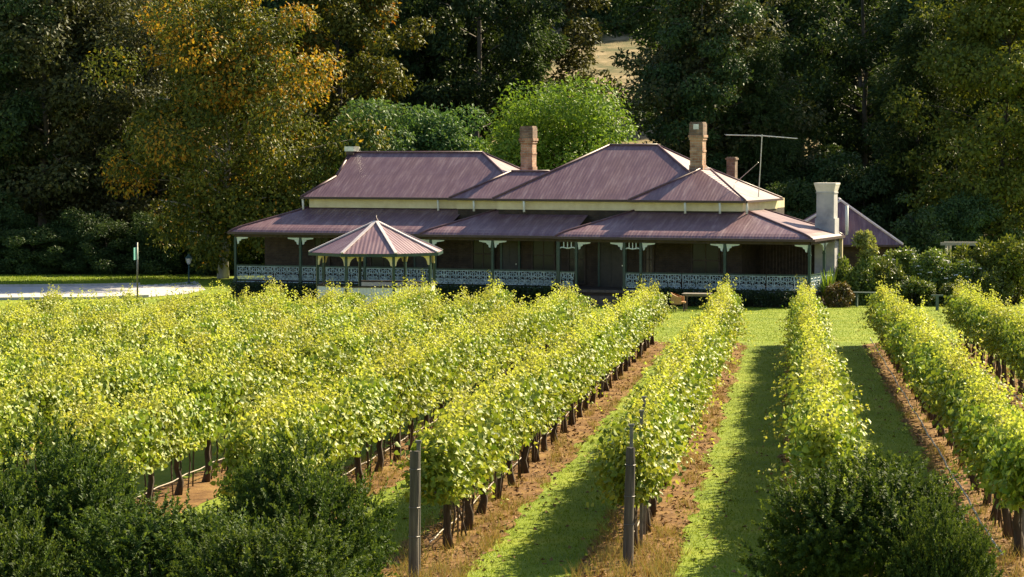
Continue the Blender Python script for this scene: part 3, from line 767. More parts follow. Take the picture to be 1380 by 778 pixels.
# windows and doors on the front
def window(u0, u1, v, z0=1.25, z1=3.05):
    b = MB(); fw = .09
    b.box(u0, u0 + fw, v - .07, v + .03, z0, z1); b.box(u1 - fw, u1, v - .07, v + .03, z0, z1); b.box(u0 + fw, u1 - fw, v - .07, v + .03, z1 - fw, z1); b.box(u0 - .06, u1 + .06, v - .11, v + .02, z0 - .08, z0 - .002)
    b.box(u0 + fw, u1 - fw, v - .05, v + .0, (z0 + z1)/2 - .03, (z0 + z1)/2 + .03); b.box((u0 + u1)/2 - .02, (u0 + u1)/2 + .02, v - .045, v + .0, z0, z1 - fw)
    o = b.build('window', M['timber'], house)
    g = MB(); g.box(u0 + fw, u1 - fw, v - .025, v - .008, z0, z1 - fw); g.build('pane', M['glass'], o)
def door(u0, u1, v, h=2.1):
    b = MB(); fw = .1; z0 = .725
    b.box(u0, u0 + fw, v - .08, v + .03, z0, z0 + h + .5); b.box(u1 - fw, u1, v - .08, v + .03, z0, z0 + h + .5); b.box(u0 + fw, u1 - fw, v - .08, v + .03, z0 + h + .4, z0 + h + .5); b.box(u0 + fw, u1 - fw, v - .07, v + .02, z0 + h, z0 + h + .07)
    o = b.build('door_frame', M['dkgreen'], house)
    d = MB(); d.box(u0 + fw, u1 - fw, v - .04, v - .01, z0, z0 + h)
    for (a, c) in ((.12, .9), (1.05, 1.95)):
        for s in (0, 1):
            x0 = u0 + fw + .08 + s*(u1 - u0 - 2*fw)/2; d.box(x0, x0 + (u1 - u0 - 2*fw)/2 - .14, v - .055, v - .04, z0 + a, z0 + c)
    dd = d.build('door', M['doorp'], o)
    k = MB(); k.tube([(u1 - fw - .09, v - .055, 1.72), (u1 - fw - .09, v - .11, 1.72)], .03, 8); k.build('handle', M['alu'], dd)
    g = MB(); g.box(u0 + fw, u1 - fw, v - .03, v - .015, z0 + h + .07, z0 + h + .4); g.build('fanlight', M['glass'], o)
window(-25.9, -25.0, 4.02, 1.0, 3.1); window(-22.9, -21.5, 4.02); door(-20.6, -19.4, 4.02)
window(-17.4, -16.2, 3.42); door(-15.75, -14.75, 2.92)
window(-14.2, -13.0, 2.92); window(-12.4, -11.5, 2.92, .9); door(-10.9, -9.5, 2.92)
window(-6.35, -4.95, 2.72, .95, 3.1); window(-8.6, -8.1, 2.72, .95, 3.1)

# chimneys on the roof
def chimney(u, v, z0, z1, wd, par, pot=True, fat=1.0):
    b = MB(); h = z1 - z0; q = wd/2
    b.cur = 0
    b.box(u - q*1.12, u + q*1.12, v - q*1.12, v + q*1.12, z0 - 1.2, z0 + h*.14)
    b.box(u - q, u + q, v - q, v + q, z0 + h*.14, z0 + h*.64)
    b.box(u - q*1.07, u + q*1.07, v - q*1.07, v + q*1.07, z0 + h*.40, z0 + h*.44)
    b.cur = 0; b.box(u - q*1.14, u + q*1.14, v - q*1.14, v + q*1.14, z0 + h*.64, z0 + h*.69); b.box(u - q*1.26, u + q*1.26, v - q*1.26, v + q*1.26, z0 + h*.69, z0 + h*.74)
    b.cur = 1; b.box(u - q*1.12, u + q*1.12, v - q*1.12, v + q*1.12, z0 + h*.74, z1 - .07); b.box(u - q*1.02, u + q*1.02, v - q*1.02, v + q*1.02, z1 - .07, z1)
    o = b.build('chimney', [M['brickch'], M['brickcap']], par)
    return o
chimney(-16.0, 7.55, 5.95, 8.25, .60, rl)
c2 = chimney(-6.85, 5.55, 6.05, 8.40, .60, rw)
b = MB(); b.box(-6.98, -6.72, 5.205, 5.235, 8.06, 8.30); b.build('vent_grille', M['alu'], c2)
b = MB(); b.cur = 1; b.box(-6.35, -5.93, 8.8, 9.25, 5.2, 6.75); b.box(-6.4, -5.88, 8.75, 9.3, 6.62, 6.70); b.build('chimney', [M['brickch'], M['brickcap']], rw)

# big whitewashed kitchen chimney at the verandah's back corner
b = MB(); u, v = -.62, 5.4
b.box(u - .47, u + .47, v - .42, v + .42, -.3, 3.95)
b.box(u - .41, u + .41, v - .37, v + .37, 3.95, 5.10); b.box(u - .44, u + .44, v - .40, v + .40, 5.10, 5.16)
b.cur = 1
b.raw([(u + s*.41, v + t*.37, 5.16) for s, t in ((-1,-1),(1,-1),(1,1),(-1,1))] + [(u + s*.50, v + t*.46, 5.50) for s, t in ((-1,-1),(1,-1),(1,1),(-1,1))], [(0,1,5,4),(1,2,6,5),(2,3,7,6),(3,0,4,7),(4,5,6,7)])
b.box(u - .51, u + .51, v - .47, v + .47, 5.50, 5.58)
b.build('kitchen_chimney', [M['render'], M['rendertop']], house)
b = MB()
b.box(-4.05, -3.9, 5.91, 5.935, .73, 4.28)
for i in range(24): b.box(-3.9 + .155*i, -3.9 + .155*i + .148, 5.90, 5.94, .73, 3.15 + 1.08*(1 - i/23))
b.build('added_sun_screen', M['timber'], house)  # added screen, blocks sun that would reach the side wall under the verandah
b = MB(); b.box(-.6, .0, 5.86, 6.0, .72, 3.1); b.box(-1.6, -1.0, 6.02, 6.1, .72, 3.1); b.build('side_screen', M['cream'], house)

# outbuilding behind, showing only its hipped plum roof
shed = empty('rear_outbuilding', (16.0, 131.0, 0), R(-6)); tag(shed, 'outbuilding with a plum hipped roof right of the whitewashed chimney', 'shed')
b = MB(); W_, Dp = 3.4, 7.0
b.face([(-W_, 0, 2.45), (W_ - .25, 0, 2.45), (.15, 2.2, 4.55)], (1, 0, 0)); b.face([(W_ - .25, 0, 2.45), (W_ - .25, Dp, 2.45), (.15, Dp, 4.55), (.15, 2.2, 4.55)], (0, 1, 0)); b.face([(-W_, Dp, 2.45), (-W_, 0, 2.45), (.15, 2.2, 4.55), (.15, Dp, 4.55)], (0, 1, 0))
o = b.build('roof', M['roof'], shed)
k = MB(); k.tube([(W_ - .25, 0, 2.47), (.15, 2.2, 4.58)], .07, 6); k.tube([(-W_, 0, 2.47), (.15, 2.2, 4.58)], .07, 6); k.tube([(.15, 2.2, 4.58), (.15, Dp, 4.58)], .07, 6); k.build('ridge_cap', M['capw'], o)  # pale cap colour stands in for the sunlit strip along the right hip
k = MB(); k.beam((-W_, -.04, 2.40), (W_ - .2, -.04, 2.40), .1, .1); k.build('gutter', M['gutter'], o)
b = MB(); b.box(-W_ + .35, W_ - .6, .4, Dp - .3, -.3, 2.6); b.build('wall', M['brickdk'], shed)
b = MB(); b.tube([(.42, .55, 2.55), (.42, .55, 4.35)], .085, 8); b.build('flue', M['white'], shed, smooth=True)

# TV antenna on the right wing
an = empty('tv_antenna', (0, 0, 0)); an.parent = None
Hm = Matrix.Translation((13.28, 118, 0)) @ Matrix.Rotation(-TH, 4, 'Z')
base = Hm @ Vector((-4.35, 5.0, 5.0)); base.x = at(1022, 270, base.y).x; an.location = base
tag(an, 'tall thin television antenna mast standing on the right wing of the roof', 'antenna')
top = at(1027, 183, base.y) - base
b = MB(); b.tube([(0, 0, -.1), top*.5 + Vector((.01, 0, 0)), top + Vector((0, 0, .06))], .022, 6); b.build('mast', M['alu'], an)
b = MB(); b.tube([(0, 0, top.z*.55) , (-1.0, .9, .55)], .012, 5); b.build('stay', M['alu'], an)
b = MB(); e0 = at(978, 182, base.y) - base; e1 = at(1074, 187, base.y) - base; b.tube([e0, top, e1], .022, 6); b.build('boom', M['alu'], an)
for i in range(11):
    f = i/10; q = e0.lerp(e1, f); ln = .32 - .16*f
    b = MB(); b.tube([q + Vector((.02, -ln*1.6, .0)), q + Vector((-.02, ln*1.6, .03))], .009, 5); b.build('element', M['alu'], an)

# ------------------------------------------------------------------ gazebo
gx, gy = px_x(507, 110), 110.0; g0 = gz(gx, gy)
gaz = empty('gazebo', (gx, gy, 0), R(-3.5)); tag(gaz, 'octagonal gazebo with plum iron roof, pale ridge caps and low white wall', 'gazebo')
RE, RP = 2.86, 2.50
an8 = [R(-90 + 22.5 + 45*i) for i in range(8)]
E8 = [(RE*math.cos(a), RE*math.sin(a), 2.93) for a in an8]; AP = (0, 0, 4.17)
for i in range(8):
    b = MB(); p, q = Vector(E8[i]), Vector(E8[(i + 1) % 8]); b.face([p, q, AP], q - p)
    o = b.build('roof_panel', M['roofg'], gaz)
    k = MB(); k.beam(Vector(p) + Vector((0, 0, .03)), Vector(AP) + Vector((0, 0, .03)), .13, .05); k.build('ridge_cap', M['capw'], o)
    k = MB(); k.beam(p - Vector((0, 0, .07)), q - Vector((0, 0, .07)), .05, .11); k.build('fascia', M['dkgreen'], o)
b = MB(); b.tube([(0, 0, 4.1), (0, 0, 4.24), (0, 0, 4.30), (0, 0, 4.42)], [.10, .08, .03, .012], 8); b.build('finial', M['cap'], gaz, smooth=True)
GBR = [(0, 0), (.40, 0), (.40, -.05), (.30, -.06), (.18, -.14), (.10, -.26), (.07, -.40), (0, -.42)]
for i in range(8):
    a = an8[i]; P = Vector((RP*math.cos(a), RP*math.sin(a), 0))
    b = MB(); b.beam((P.x, P.y, g0 - .1), (P.x, P.y, 2.84), .10, .10, (math.cos(a), math.sin(a), 0)); po = b.build('post', M['dkgreen'], gaz)
    for s in (-1, 1):
        Q = Vector((RP*math.cos(an8[(i + s) % 8]), RP*math.sin(an8[(i + s) % 8]), 0)); d = (Q - P).normalized(); nn = Vector((-d.y, d.x, 0))
        k = MB(); k.prism([(.05 + x, 2.83 + y) for x, y in GBR if True], .05, lambda x, y, dd: P + d*x + nn*dd + Vector((0, 0, y)))
        k.build('bracket', M['cream'], po)
for i in range(8):
    if i == 4: continue
    P = Vector((RP*math.cos(an8[i]), RP*math.sin(an8[i]), 0)); Q = Vector((RP*math.cos(an8[(i+1)%8]), RP*math.sin(an8[(i+1)%8]), 0)); d = (Q - P).normalized()
    b = MB(); b.beam(P + d*.06 + Vector((0, 0, .84)), Q - d*.06 + Vector((0, 0, .84)), .04, 1.42)
    nb = 14
    for j in range(nb): 
        c = P.lerp(Q, (j + .5)/nb); nn = Vector((math.cos((an8[i] + an8[(i+1)%8])/2), math.sin((an8[i]+an8[(i+1)%8])/2), 0)) if i != 7 else Vector((0, 0, 0))
        nn = ((P + Q)/2).normalized()
        b.beam(c + nn*.028 + Vector((0, 0, .2)), c + nn*.028 + Vector((0, 0, 1.54)), .11, .016, nn)
    o = b.build('low_wall', M['white'], gaz)
    k = MB(); k.beam(P + d*.055 + Vector((0, 0, 1.585)), Q - d*.055 + Vector((0, 0, 1.585)), .14, .06); k.build('cap_rail', M['timber'], o)
b = MB(); b.prism([(RP*.97*math.cos(a), RP*.97*math.sin(a)) for a in an8], .2, lambda x, y, d: (x, y, .52 + d)); b.build('floor', M['deck'], gaz)

# ------------------------------------------------------------------ trees
def tree_meshes(seed, H, W, bare, style, leafm, barkm, tr=.28, nclump=90, per=110, leaf=(.28, .5), tipmat=None, tipfrac=.0, clr=1.0):
    """tapered trunk with limbs, crown of leaf clumps with gaps; style: round, tall, sheoak, dome"""
    r = np.random.default_rng(seed); b = MB()
    top = H*(.93 if style in ('tall', 'sheoak') else .72)
    nseg = 9; tp = []; wx = wy = 0
    for i in range(nseg + 1):
        f = i/nseg; tp.append(Vector((wx, wy, -.3 + (top + .3)*f))); wx += r.normal(0, .018*H*.35); wy += r.normal(0, .018*H*.35)
    trs = [tr*(1.35 if i == 0 else 1)*(1 - .88*i/nseg) + .02 for i in range(nseg + 1)]
    b.tube(tp, trs, 9)
    def tpt(z):
        f = min(max((z + .3)/(top + .3), 0), 1)*nseg; i = min(int(f), nseg - 1); return tp[i].lerp(tp[i + 1], f - i)
    C, Rr, K = [], [], []
    def prof(f):                           # crown half-width at height fraction f of the crown
        if style == 'round': return math.sin(math.pi*min(1, .14 + .80*f))**.65
        if style == 'dome': return math.cos(math.pi/2*min(1, f*.98))**.55
        if style == 'sheoak': return (1 - f)**.75*.85 + .18
        return (.55 + .45*math.sin(math.pi*f*1.0))*(1 if f < .8 else (1.02 - f)/.22)**.5
    z0 = H*bare
    nl = max(12, nclump//5); ga = 2.39996
    for i in range(nl):
        f = (i + r.uniform(.1, .9))/nl; z = z0 + (H - z0)*f*.95
        az = i*ga + r.normal(0, .35); ln = W/2*prof(f)*r.uniform(.80, 1.04)
        p0 = tpt(min(z - ln*.35 if style != 'sheoak' else z - ln*.25, top)); d = Vector((math.cos(az), math.sin(az), 0))
        p0.z = max(p0.z, z0*.7)
        p3 = Vector((p0.x, p0.y, z)) + d*ln; p1 = p0.lerp(p3, .4) + Vector((0, 0, ln*.06)); p2 = p0.lerp(p3, .75) + Vector((r.normal(0, .1), r.normal(0, .1), ln*.05))
        rr = max(.025, tr*.38*(1 - .7*f)); b.tube([p0, p1, p2, p3], [rr, rr*.75, rr*.5, rr*.2], 5)
        cs = W*.125*r.uniform(.75, 1.3)*(1 if style in ('round', 'dome') else .85)
        for q in range(max(3, nclump//nl)):
            g = r.uniform(.45, 1.05) if q else 1.0
            c = p0.lerp(p3, g) + Vector((r.normal(0, cs*.9), r.normal(0, cs*.9), r.normal(0, cs*.7)))
            C.append(c); Rr.append(cs*r.uniform(.65, 1.2)); K.append((f, g))
            if r.random() < .35: b.tube([p0.lerp(p3, min(g, .95)*.9), c], [rr*.35, .012], 4)
    trunk = b.mesh('trunk', barkm, True)
    C = np.array([tuple(c) for c in C]); Rr = np.array(Rr); nC = len(C)
    wgt = Rr**2; cnt = np.maximum(20, (per*nC*wgt/wgt.sum()).astype(int))
    I = np.repeat(np.arange(nC), cnt); n = len(I)
    u = rand_dirs(r, n); rad = r.uniform(.4, 1.0, n)**.4*(1 + .13*r.normal(size=n))
    sq = np.array([1.15, 1.15, .72]) if style != 'sheoak' else np.array([.95, .95, 1.1])
    P = C[I] + u*sq*(Rr[I]*rad)[:, None]
    ctr = np.array([0, 0, (z0 + H)/2]); outw = unit(P - ctr)
    if style == 'sheoak':
        D = np.stack([u[:, 0]*.8, u[:, 1]*.8, -np.abs(r.normal(.35, .35, n))], 1) + r.normal(0, .35, (n, 3)); N = rand_dirs(r, n)
        L = r.uniform(leaf[0], leaf[1], n); Wd = L*.20 + .03
    else:
        D = u*.6 + r.normal(0, .6, (n, 3)) + np.array([0, 0, -.35]); N = unit(u + outw*.5 + np.array([0, 0, .55]) + r.normal(0, .45, (n, 3)))
        L = r.uniform(leaf[0], leaf[1], n); Wd = L*.55
    V, Fc = leaves(P, D, N, L, Wd, .18)
    mats = [leafm]; midx = None
    if tipmat:
        K = np.array(K); hot = (r.random(nC) < tipfrac*(.25 + 1.1*K[:, 0])*(K[:, 1] > .8))
        tip = hot[I] & (r.random(n) < .6) | (r.random(n) < tipfrac*.10)
        midx = np.concatenate([tip, tip]).astype(int); mats = [leafm, tipmat]
    return trunk, np_mesh('crown', V, Fc, mats, midx)

def tree(name, ms, px, Y, rz, sc, label, cat='tree', group=None, x=None):
    if x is None: x = px_x(px, Y)
    o = empty(name, (x, Y, gz(x, Y)), rz); o.scale = sc if hasattr(sc, '__len__') else (sc, sc, sc)
    tag(o, label, cat, group); link_mesh('trunk', ms[0], o); link_mesh('crown', ms[1], o)
    return o

# named trees round the house
T_or = tree_meshes(21, 16.8, 10.6, .15, 'round', M['lf_or'], M['bark_pale'], .30, 210, 380, (.15, .32), M['lf_org'], .42)
tree('broad_tree', T_or, 300, 147.5, 3.9, (.92, .92, 1), 'huge olive-green tree, orange-tipped, with pale trunk, left of the homestead')
T_or2 = tree_meshes(22, 20, 8.5, .22, 'tall', M['lf_or'], M['bark_dark'], .25, 130, 300, (.2, .38), M['lf_org'], .14)
tree('broad_tree', T_or2, 452, 176, 2.0, 1.0, 'tall olive tree with orange tips rising behind the right flank of the huge orange-tipped tree')
T_lt = tree_meshes(123, 10.6, 8.9, .16, 'round', M['lf_lite'], M['bark_dark'], .22, 150, 330, (.14, .30))
tree('rounded_tree', T_lt, 754, 147, 1.0, (1, 1, .94), 'rounded bright green tree behind the left brick chimney')
T_wi = tree_meshes(24, 9.4, 6.2, .12, 'dome', M['lf_will'], M['bark_dark'], .15, 110, 260, (.14, .32))
tree('feathery_tree', T_wi, 500, 150, .3, (1.05, 1, 1.0), 'blue-green feathery tree above the left end of the roof ridge', group='blue-green trees behind the left roof')
tree('feathery_tree', T_wi, 592, 152, 2.6, (1.0, 1, .97), 'blue-green feathery tree just left of the rounded bright green tree', group='blue-green trees behind the left roof')
T_go = tree_meshes(25, 18, 9.5, .08, 'round', M['lf_gold'], M['bark_dark'], .25, 170, 330, (.18, .36), M['lf_org'], .03)
tree('broad_tree', T_go, 1345, 152, 0, (1, 1, 1), 'tall gold-olive tree filling the right edge of the photo')
tree('broad_tree', T_go, 1420, 172, 1.9, (.9, .9, .85), 'lower gold-olive tree cut by the right edge of the photo')
T_ball = tree_meshes(26, 4.1, 3.2, .05, 'round', M['lf_cas'], M['bark_dark'], .12, 90, 90, (.12, .26))
tree('ball_tree', T_ball, 1236, 142, 0, (1, 1, 1), 'small dark round tree right of the outbuilding roof')

# the forest: individual trees on the rising ground behind
TV = {
 'gum': [tree_meshes(31 + i, 23, 8.4, .20, 'tall', M['lf_eu'], M['bark_grey'], .24, 110, 230, (.2, .4)) for i in range(4)],
 'brown': [tree_meshes(41 + i, 20, 9.5, .18, 'round', M['lf_br'], M['bark_grey'], .26, 110, 240, (.2, .4)) for i in range(2)],
 'oak': [tree_meshes(51 + i, 22, 7.6, .16, 'sheoak', M['lf_cas'], M['bark_grey'], .20, 150, 230, (.25, .55)) for i in range(4)],
}
KN = {'gum': ('gum_tree', 'tall dark gum tree'), 'brown': ('gum_tree', 'brownish-leaved gum tree'), 'oak': ('she_oak', 'dark drooping she-oak')}
COLS = [(-30, 'cut by the left edge'), (45, 'near the left edge'), (115, 'above the sign pole'),
        (190, 'behind the huge tree, left flank'), (275, 'behind the huge tree, middle'), (355, 'behind the huge tree, right flank'),
        (430, 'above the left roof end'), (505, 'above the left roof ridge'), (580, 'above the blue-green trees'), (650, 'left above the rounded tree'), (705, 'straight above the rounded tree'),
        (900, 'right of the dry clearing'), (955, 'above the right brick chimney'), (1015, 'above the television antenna'), (1085, 'above the antenna boom tip'),
        (1150, 'above the whitewashed chimney'), (1220, 'above the small round tree'), (1290, 'left of the gold-olive tree'), (1360, 'behind the gold-olive tree'), (1420, 'cut by the right edge')]
DEPTH = [(160, 'front forest line'), (177, 'second forest line'), (197, 'third forest line'), (226, 'fourth forest line'), (262, 'fifth, highest forest line')]
KIND = {0: 'gum', 1: 'brown', 2: 'brown', 3: 'brown', 4: 'gum', 5: 'gum', 6: 'gum', 7: 'oak', 8: 'oak', 9: 'oak', 10: 'oak', 11: 'gum', 12: 'oak', 13: 'oak', 14: 'oak', 15: 'gum', 16: 'oak', 17: 'gum', 18: 'gum', 19: 'gum'}
fr = random.Random(77); nt_ = 0
for ci, (px, where) in enumerate(COLS):
    for di, (Y, line) in enumerate(DEPTH):
        pxx = px + fr.uniform(-22, 22) + (35 if di % 2 else 0); YY = Y + fr.uniform(-6, 6)
        if ci in (4, 5, 6, 7, 8, 9, 10) and di < 2: continue                       # the clearing on the hill stays open
        if ci == 10: pxx = min(pxx, 700 if di < 3 else 718)
        if ci == 11: pxx = max(pxx, 945 if di < 2 else 915)
        if ci == 9: pxx = min(pxx, 690)
        kd = KIND[ci] if fr.random() < .7 else fr.choice(['gum', 'oak', 'gum', 'brown'])
        if di == 1 and fr.random() < .35 or di == 3 and fr.random() < .45 or di == 0 and ci > 11 and fr.random() < .3: continue
        s_ = fr.uniform(.85, 1.15)
        if di == 0: s_ *= fr.choice([.72, .85, 1.0])
        tree(KN[kd][0], fr.choice(TV[kd]), pxx, YY, fr.uniform(0, 6.28), (s_*fr.uniform(.9, 1.15), s_*fr.uniform(.9, 1.15), s_), f'{KN[kd][1]} {where}, {line}', 'tree', 'trees of the dark forest')
        nt_ += 1
# leafy limbs framing the clearing and low trees beneath it
T_low = tree_meshes(61, 7.5, 6.5, .05, 'dome', M['lf_eu'], M['bark_dark'], .16, 90, 260, (.18, .36))
for px, Y, s_, lab in ((868, 158, .95, 'low dark bushy tree against the right side of the rounded bright tree'), (655, 156, .8, 'low dark bushy tree left behind the rounded bright tree'),
                       (915, 150, .62, 'low dark bushy tree left of the right brick chimney'), (1060, 150, .7, 'low dark bushy tree below the antenna boom'), (1165, 155, .85, 'low dark bushy tree behind the outbuilding ridge'),
                       (1300, 146, .62, 'low dark bushy tree behind the white pergola'), (30, 171, .8, 'low dark bushy tree at the far left beyond the grass'), (95, 172, .9, 'low dark bushy tree left of the green-signed pole'),
                       (150, 170, .8, 'low dark bushy tree behind the green-signed pole'), (215, 167, .85, 'low dark bushy tree left of the garden lamp'), (262, 169, .75, 'low dark bushy tree behind the garden lamp'),
                       (345, 160, .8, 'low dark bushy tree behind the verandah left end'), (400, 162, .8, 'low dark bushy tree behind the left end of the homestead'), (-20, 169, .9, 'low dark bushy tree cut by the left edge'),
                       (800, 172, .8, 'low dark bushy tree at the foot of the clearing'), (985, 158, .8, 'low dark bushy tree behind the small rear chimney'), (1110, 160, .9, 'low dark bushy tree behind the whitewashed chimney')):
    tree('bushy_tree', T_low, px, Y, fr.uniform(0, 6.2), s_, lab, 'tree', 'low bushy trees at the forest edge')
for i, (px, lab) in enumerate(((-22, 'dark shrub beyond the far lawn, cut by the left edge'), (12, 'dark shrub beyond the far lawn, next to the left edge'), (44, 'dark shrub beyond the far lawn, second from the left edge'),
                       (77, 'dark shrub beyond the far lawn, third from the left edge'), (110, 'dark shrub beyond the far lawn, well left of the sign pole'), (143, 'dark shrub beyond the far lawn, left of the sign pole'),
                       (176, 'dark shrub beyond the far lawn, right behind the sign pole'), (208, 'dark shrub beyond the far lawn, right of the sign pole'), (238, 'dark shrub just left of the garden lamp'),
                       (268, 'dark shrub between the garden lamp and the pale trunk'), (322, 'dark shrub between the pale trunk and the verandah'), (360, 'dark shrub behind the left verandah end'))):
    tree('dark_shrub', T_low, px, 153.5 + 1.2*math.sin(i*2.3), i*1.7, (.55, .5, .40 + .08*math.sin(i*1.9)), lab, 'shrub', 'dark shrubs at the far lawn edge')
for px, Y, q, lab in ((800, 332, 0, 'gum tree on the hill crest above the dry clearing, left one'), (850, 340, 1, 'gum tree on the hill crest above the dry clearing, right one'), (822, 352, 2, 'gum tree on the hill crest above the dry clearing, middle one')):
    tree('gum_tree', TV['brown'][q % 2], px, Y, q*2.0, .8, lab, 'tree', 'trees of the dark forest')
for px, Y, q, lab in ((775, 322, .9, 'left bush of the dark scrub topping the dry clearing'), (806, 326, 1.0, 'second bush from the left in the scrub topping the dry clearing'), (838, 323, 1.05, 'third bush from the left in the scrub topping the dry clearing'), (872, 320, .95, 'right bush of the dark scrub topping the dry clearing')):
    tree('bushy_tree', T_low, px, Y, px*.7, q, lab, 'tree', 'dark scrub above the clearing')
print('FOREST', nt_)

# ------------------------------------------------------------------ garden on the right
def shrub_meshes(seed, rx, ry, h, leafm, n=5200, leaf=(.09, .2), flowers=0, lumps=24):
    r = np.random.default_rng(seed); b = MB()
    for i in range(6):
        az = i*1.05 + r.uniform(0, .4); b.tube([(0, 0, -.1), (rx*.35*math.cos(az), ry*.35*math.sin(az), h*.35), (rx*.6*math.cos(az), ry*.6*math.sin(az), h*.72)], [.04, .03, .01], 5)
    st = b.mesh('shrub_stem', M['bark_dark'], True)
    d = rand_dirs(r, lumps); d[:, 2] = np.abs(d[:, 2])*1.1 - .25
    C = d*np.array([rx*.72, ry*.72, h*.40]) + np.array([0, 0, h*.47]); C[:, 2] = np.maximum(C[:, 2], h*.1); C[::4, 2] = h*.16; C[::4, :2] *= 1.15
    Rr = min(rx, ry, h*.6)*r.uniform(.26, .44, lumps)
    I = r.integers(0, lumps, n); u = rand_dirs(r, n); P = C[I] + u*(Rr[I]*r.uniform(.4, 1.08, n))[:, None]; P[:, 2] = np.maximum(P[:, 2], .02)
    L = r.uniform(leaf[0], leaf[1], n); D = u*.7 + r.normal(0, .6, (n, 3)); N = unit(u + np.array([0, 0, .6]) + r.normal(0, .4, (n, 3)))
    V, Fc = leaves(P, D, N, L, L*.5, .2)
    fo = np_mesh('shrub_foliage', V, Fc, leafm); fl = None
    if flowers:
        I = r.integers(0, lumps, flowers); u = rand_dirs(r, flowers); u[:, 2] = np.abs(u[:, 2]); c = C[I] + u*(Rr[I]*1.03)[:, None]
        P = np.repeat(c, 5, 0); az = np.tile(np.arange(5)*2*np.pi/5, flowers); uu = np.repeat(u, 5, 0)
        D = np.stack([np.cos(az), np.sin(az), np.zeros(len(az))], 1) + uu*.4; L = r.uniform(.07, .13, len(P))
        V, Fc = leaves(P, D, uu, L, L*.7, .1); fl = np_mesh('blossom', V, Fc, M['flower'])
    return st, fo, fl
def shrub(name, ms, px, Y, rz, sc, label, cat='shrub', group=None):
    x = px_x(px, Y); o = empty(name, (x, Y, gz(x, Y)), rz); o.scale = sc if hasattr(sc, '__len__') else (sc,)*3
    tag(o, label, cat, group); link_mesh('stem', ms[0], o); link_mesh('foliage', ms[1], o)
    if ms[2]: link_mesh('blossom', ms[2], o)
S_fl = shrub_meshes(71, 1.5, 1.1, 2.7, M['lf_gard'], 9000, (.09, .2), 85, 34)
S_gr = shrub_meshes(72, 1.0, 1.0, 1.8, M['lf_gard'], 5200, (.10, .22))
S_rd = shrub_meshes(73, .72, .7, 1.1, M['lf_red'], 4200, (.06, .14))
S_mag = shrub_meshes(74, 1.6, 1.3, 3.3, M['lf_gold'], 6500, (.14, .28), 0, 22)
S_pa = shrub_meshes(75, .55, .5, .9, M['lf_pale'], 1700, (.10, .22), 0, 14)
shrub('flowering_shrub', S_fl, 1215, 124.5, 0, (1.0, 1, .98), 'dark green shrub with white blossoms, middle of the right garden hedge', group='white-flowering shrubs in the right garden')
shrub('flowering_shrub', S_fl, 1258, 123.2, 1.4, (.9, 1, .98), 'dark green shrub with white blossoms, just left of the pergola', group='white-flowering shrubs in the right garden')
shrub('flowering_shrub', S_fl, 1180, 125.5, 3.0, (.8, 1, .85), 'white-flowered shrub right of the pale-topped small tree', group='white-flowering shrubs in the right garden')
shrub('garden_shrub', S_gr, 1130, 123.5, .5, (.75, .75, 1.25), 'fresh green shrub beside the verandah side posts')
shrub('garden_shrub', S_gr, 1160, 122.0, 2.4, (.8, .8, .95), 'dark green shrub over the garden bench')
shrub('garden_shrub', S_gr, 1290, 120.6, 3.7, (.9, .9, .62), 'low dark green shrub behind the short grey post')
shrub('garden_shrub', S_gr, 1232, 121.2, 5.1, (1.2, .9, .72), 'low dark green shrub at the lawn edge, in front of the white-flowering shrubs')
shrub('low_shrub', S_rd, 1131, 119.0, 0, (1, 1, .98), 'low reddish-green rounded shrub at the lawn corner near the verandah')
shrub('glossy_shrub', S_mag, 1318, 124.0, 0, (.9, 1, .95), 'glossy gold-green magnolia-like shrub behind the right vine rows')
shrub('glossy_shrub', S_mag, 1368, 122.5, 2.0, (.95, 1, 1.0), 'glossy gold-green shrub at the right edge of the garden')
shrub('garden_shrub', S_gr, 1196, 122.6, 1.1, (.95, .9, 1.15), 'loose green shrub between the pale-topped tree and the flowering shrubs')
shrub('garden_shrub', S_gr, 1275, 125.6, 4.2, (.85, .9, 1.3), 'loose green shrub in front of the pergola left post')
shrub('garden_shrub', S_gr, 1340, 121.2, 2.9, (.9, .9, .95), 'loose green shrub low in front of the glossy gold-green shrubs')
shrub('flowering_shrub', S_fl, 1302, 122.6, 5.0, (.75, .9, .8), 'white-flowered shrub right of the short grey post', group='white-flowering shrubs in the right garden')
# small pale-topped tree
st = empty('rosette_tree', (px_x(1166, 122.6), 122.6, 0)); tag(st, 'small tree with a pale yellow-green rosette crown beside the outbuilding', 'tree')
b = MB(); b.tube([(0, 0, -.1), (.04, 0, 1.2), (0, .03, 2.3), (.05, 0, 2.9)], [.07, .06, .045, .03], 7); b.build('trunk', M['bark_dark'], st, smooth=True)
link_mesh('crown', S_pa[1], st, (0, 0, 2.35)).scale = (1.05, 1.05, 1.1)
link_mesh('lower_foliage', S_gr[1], st, (0, 0, .5)).scale = (.6, .6, 1.05)
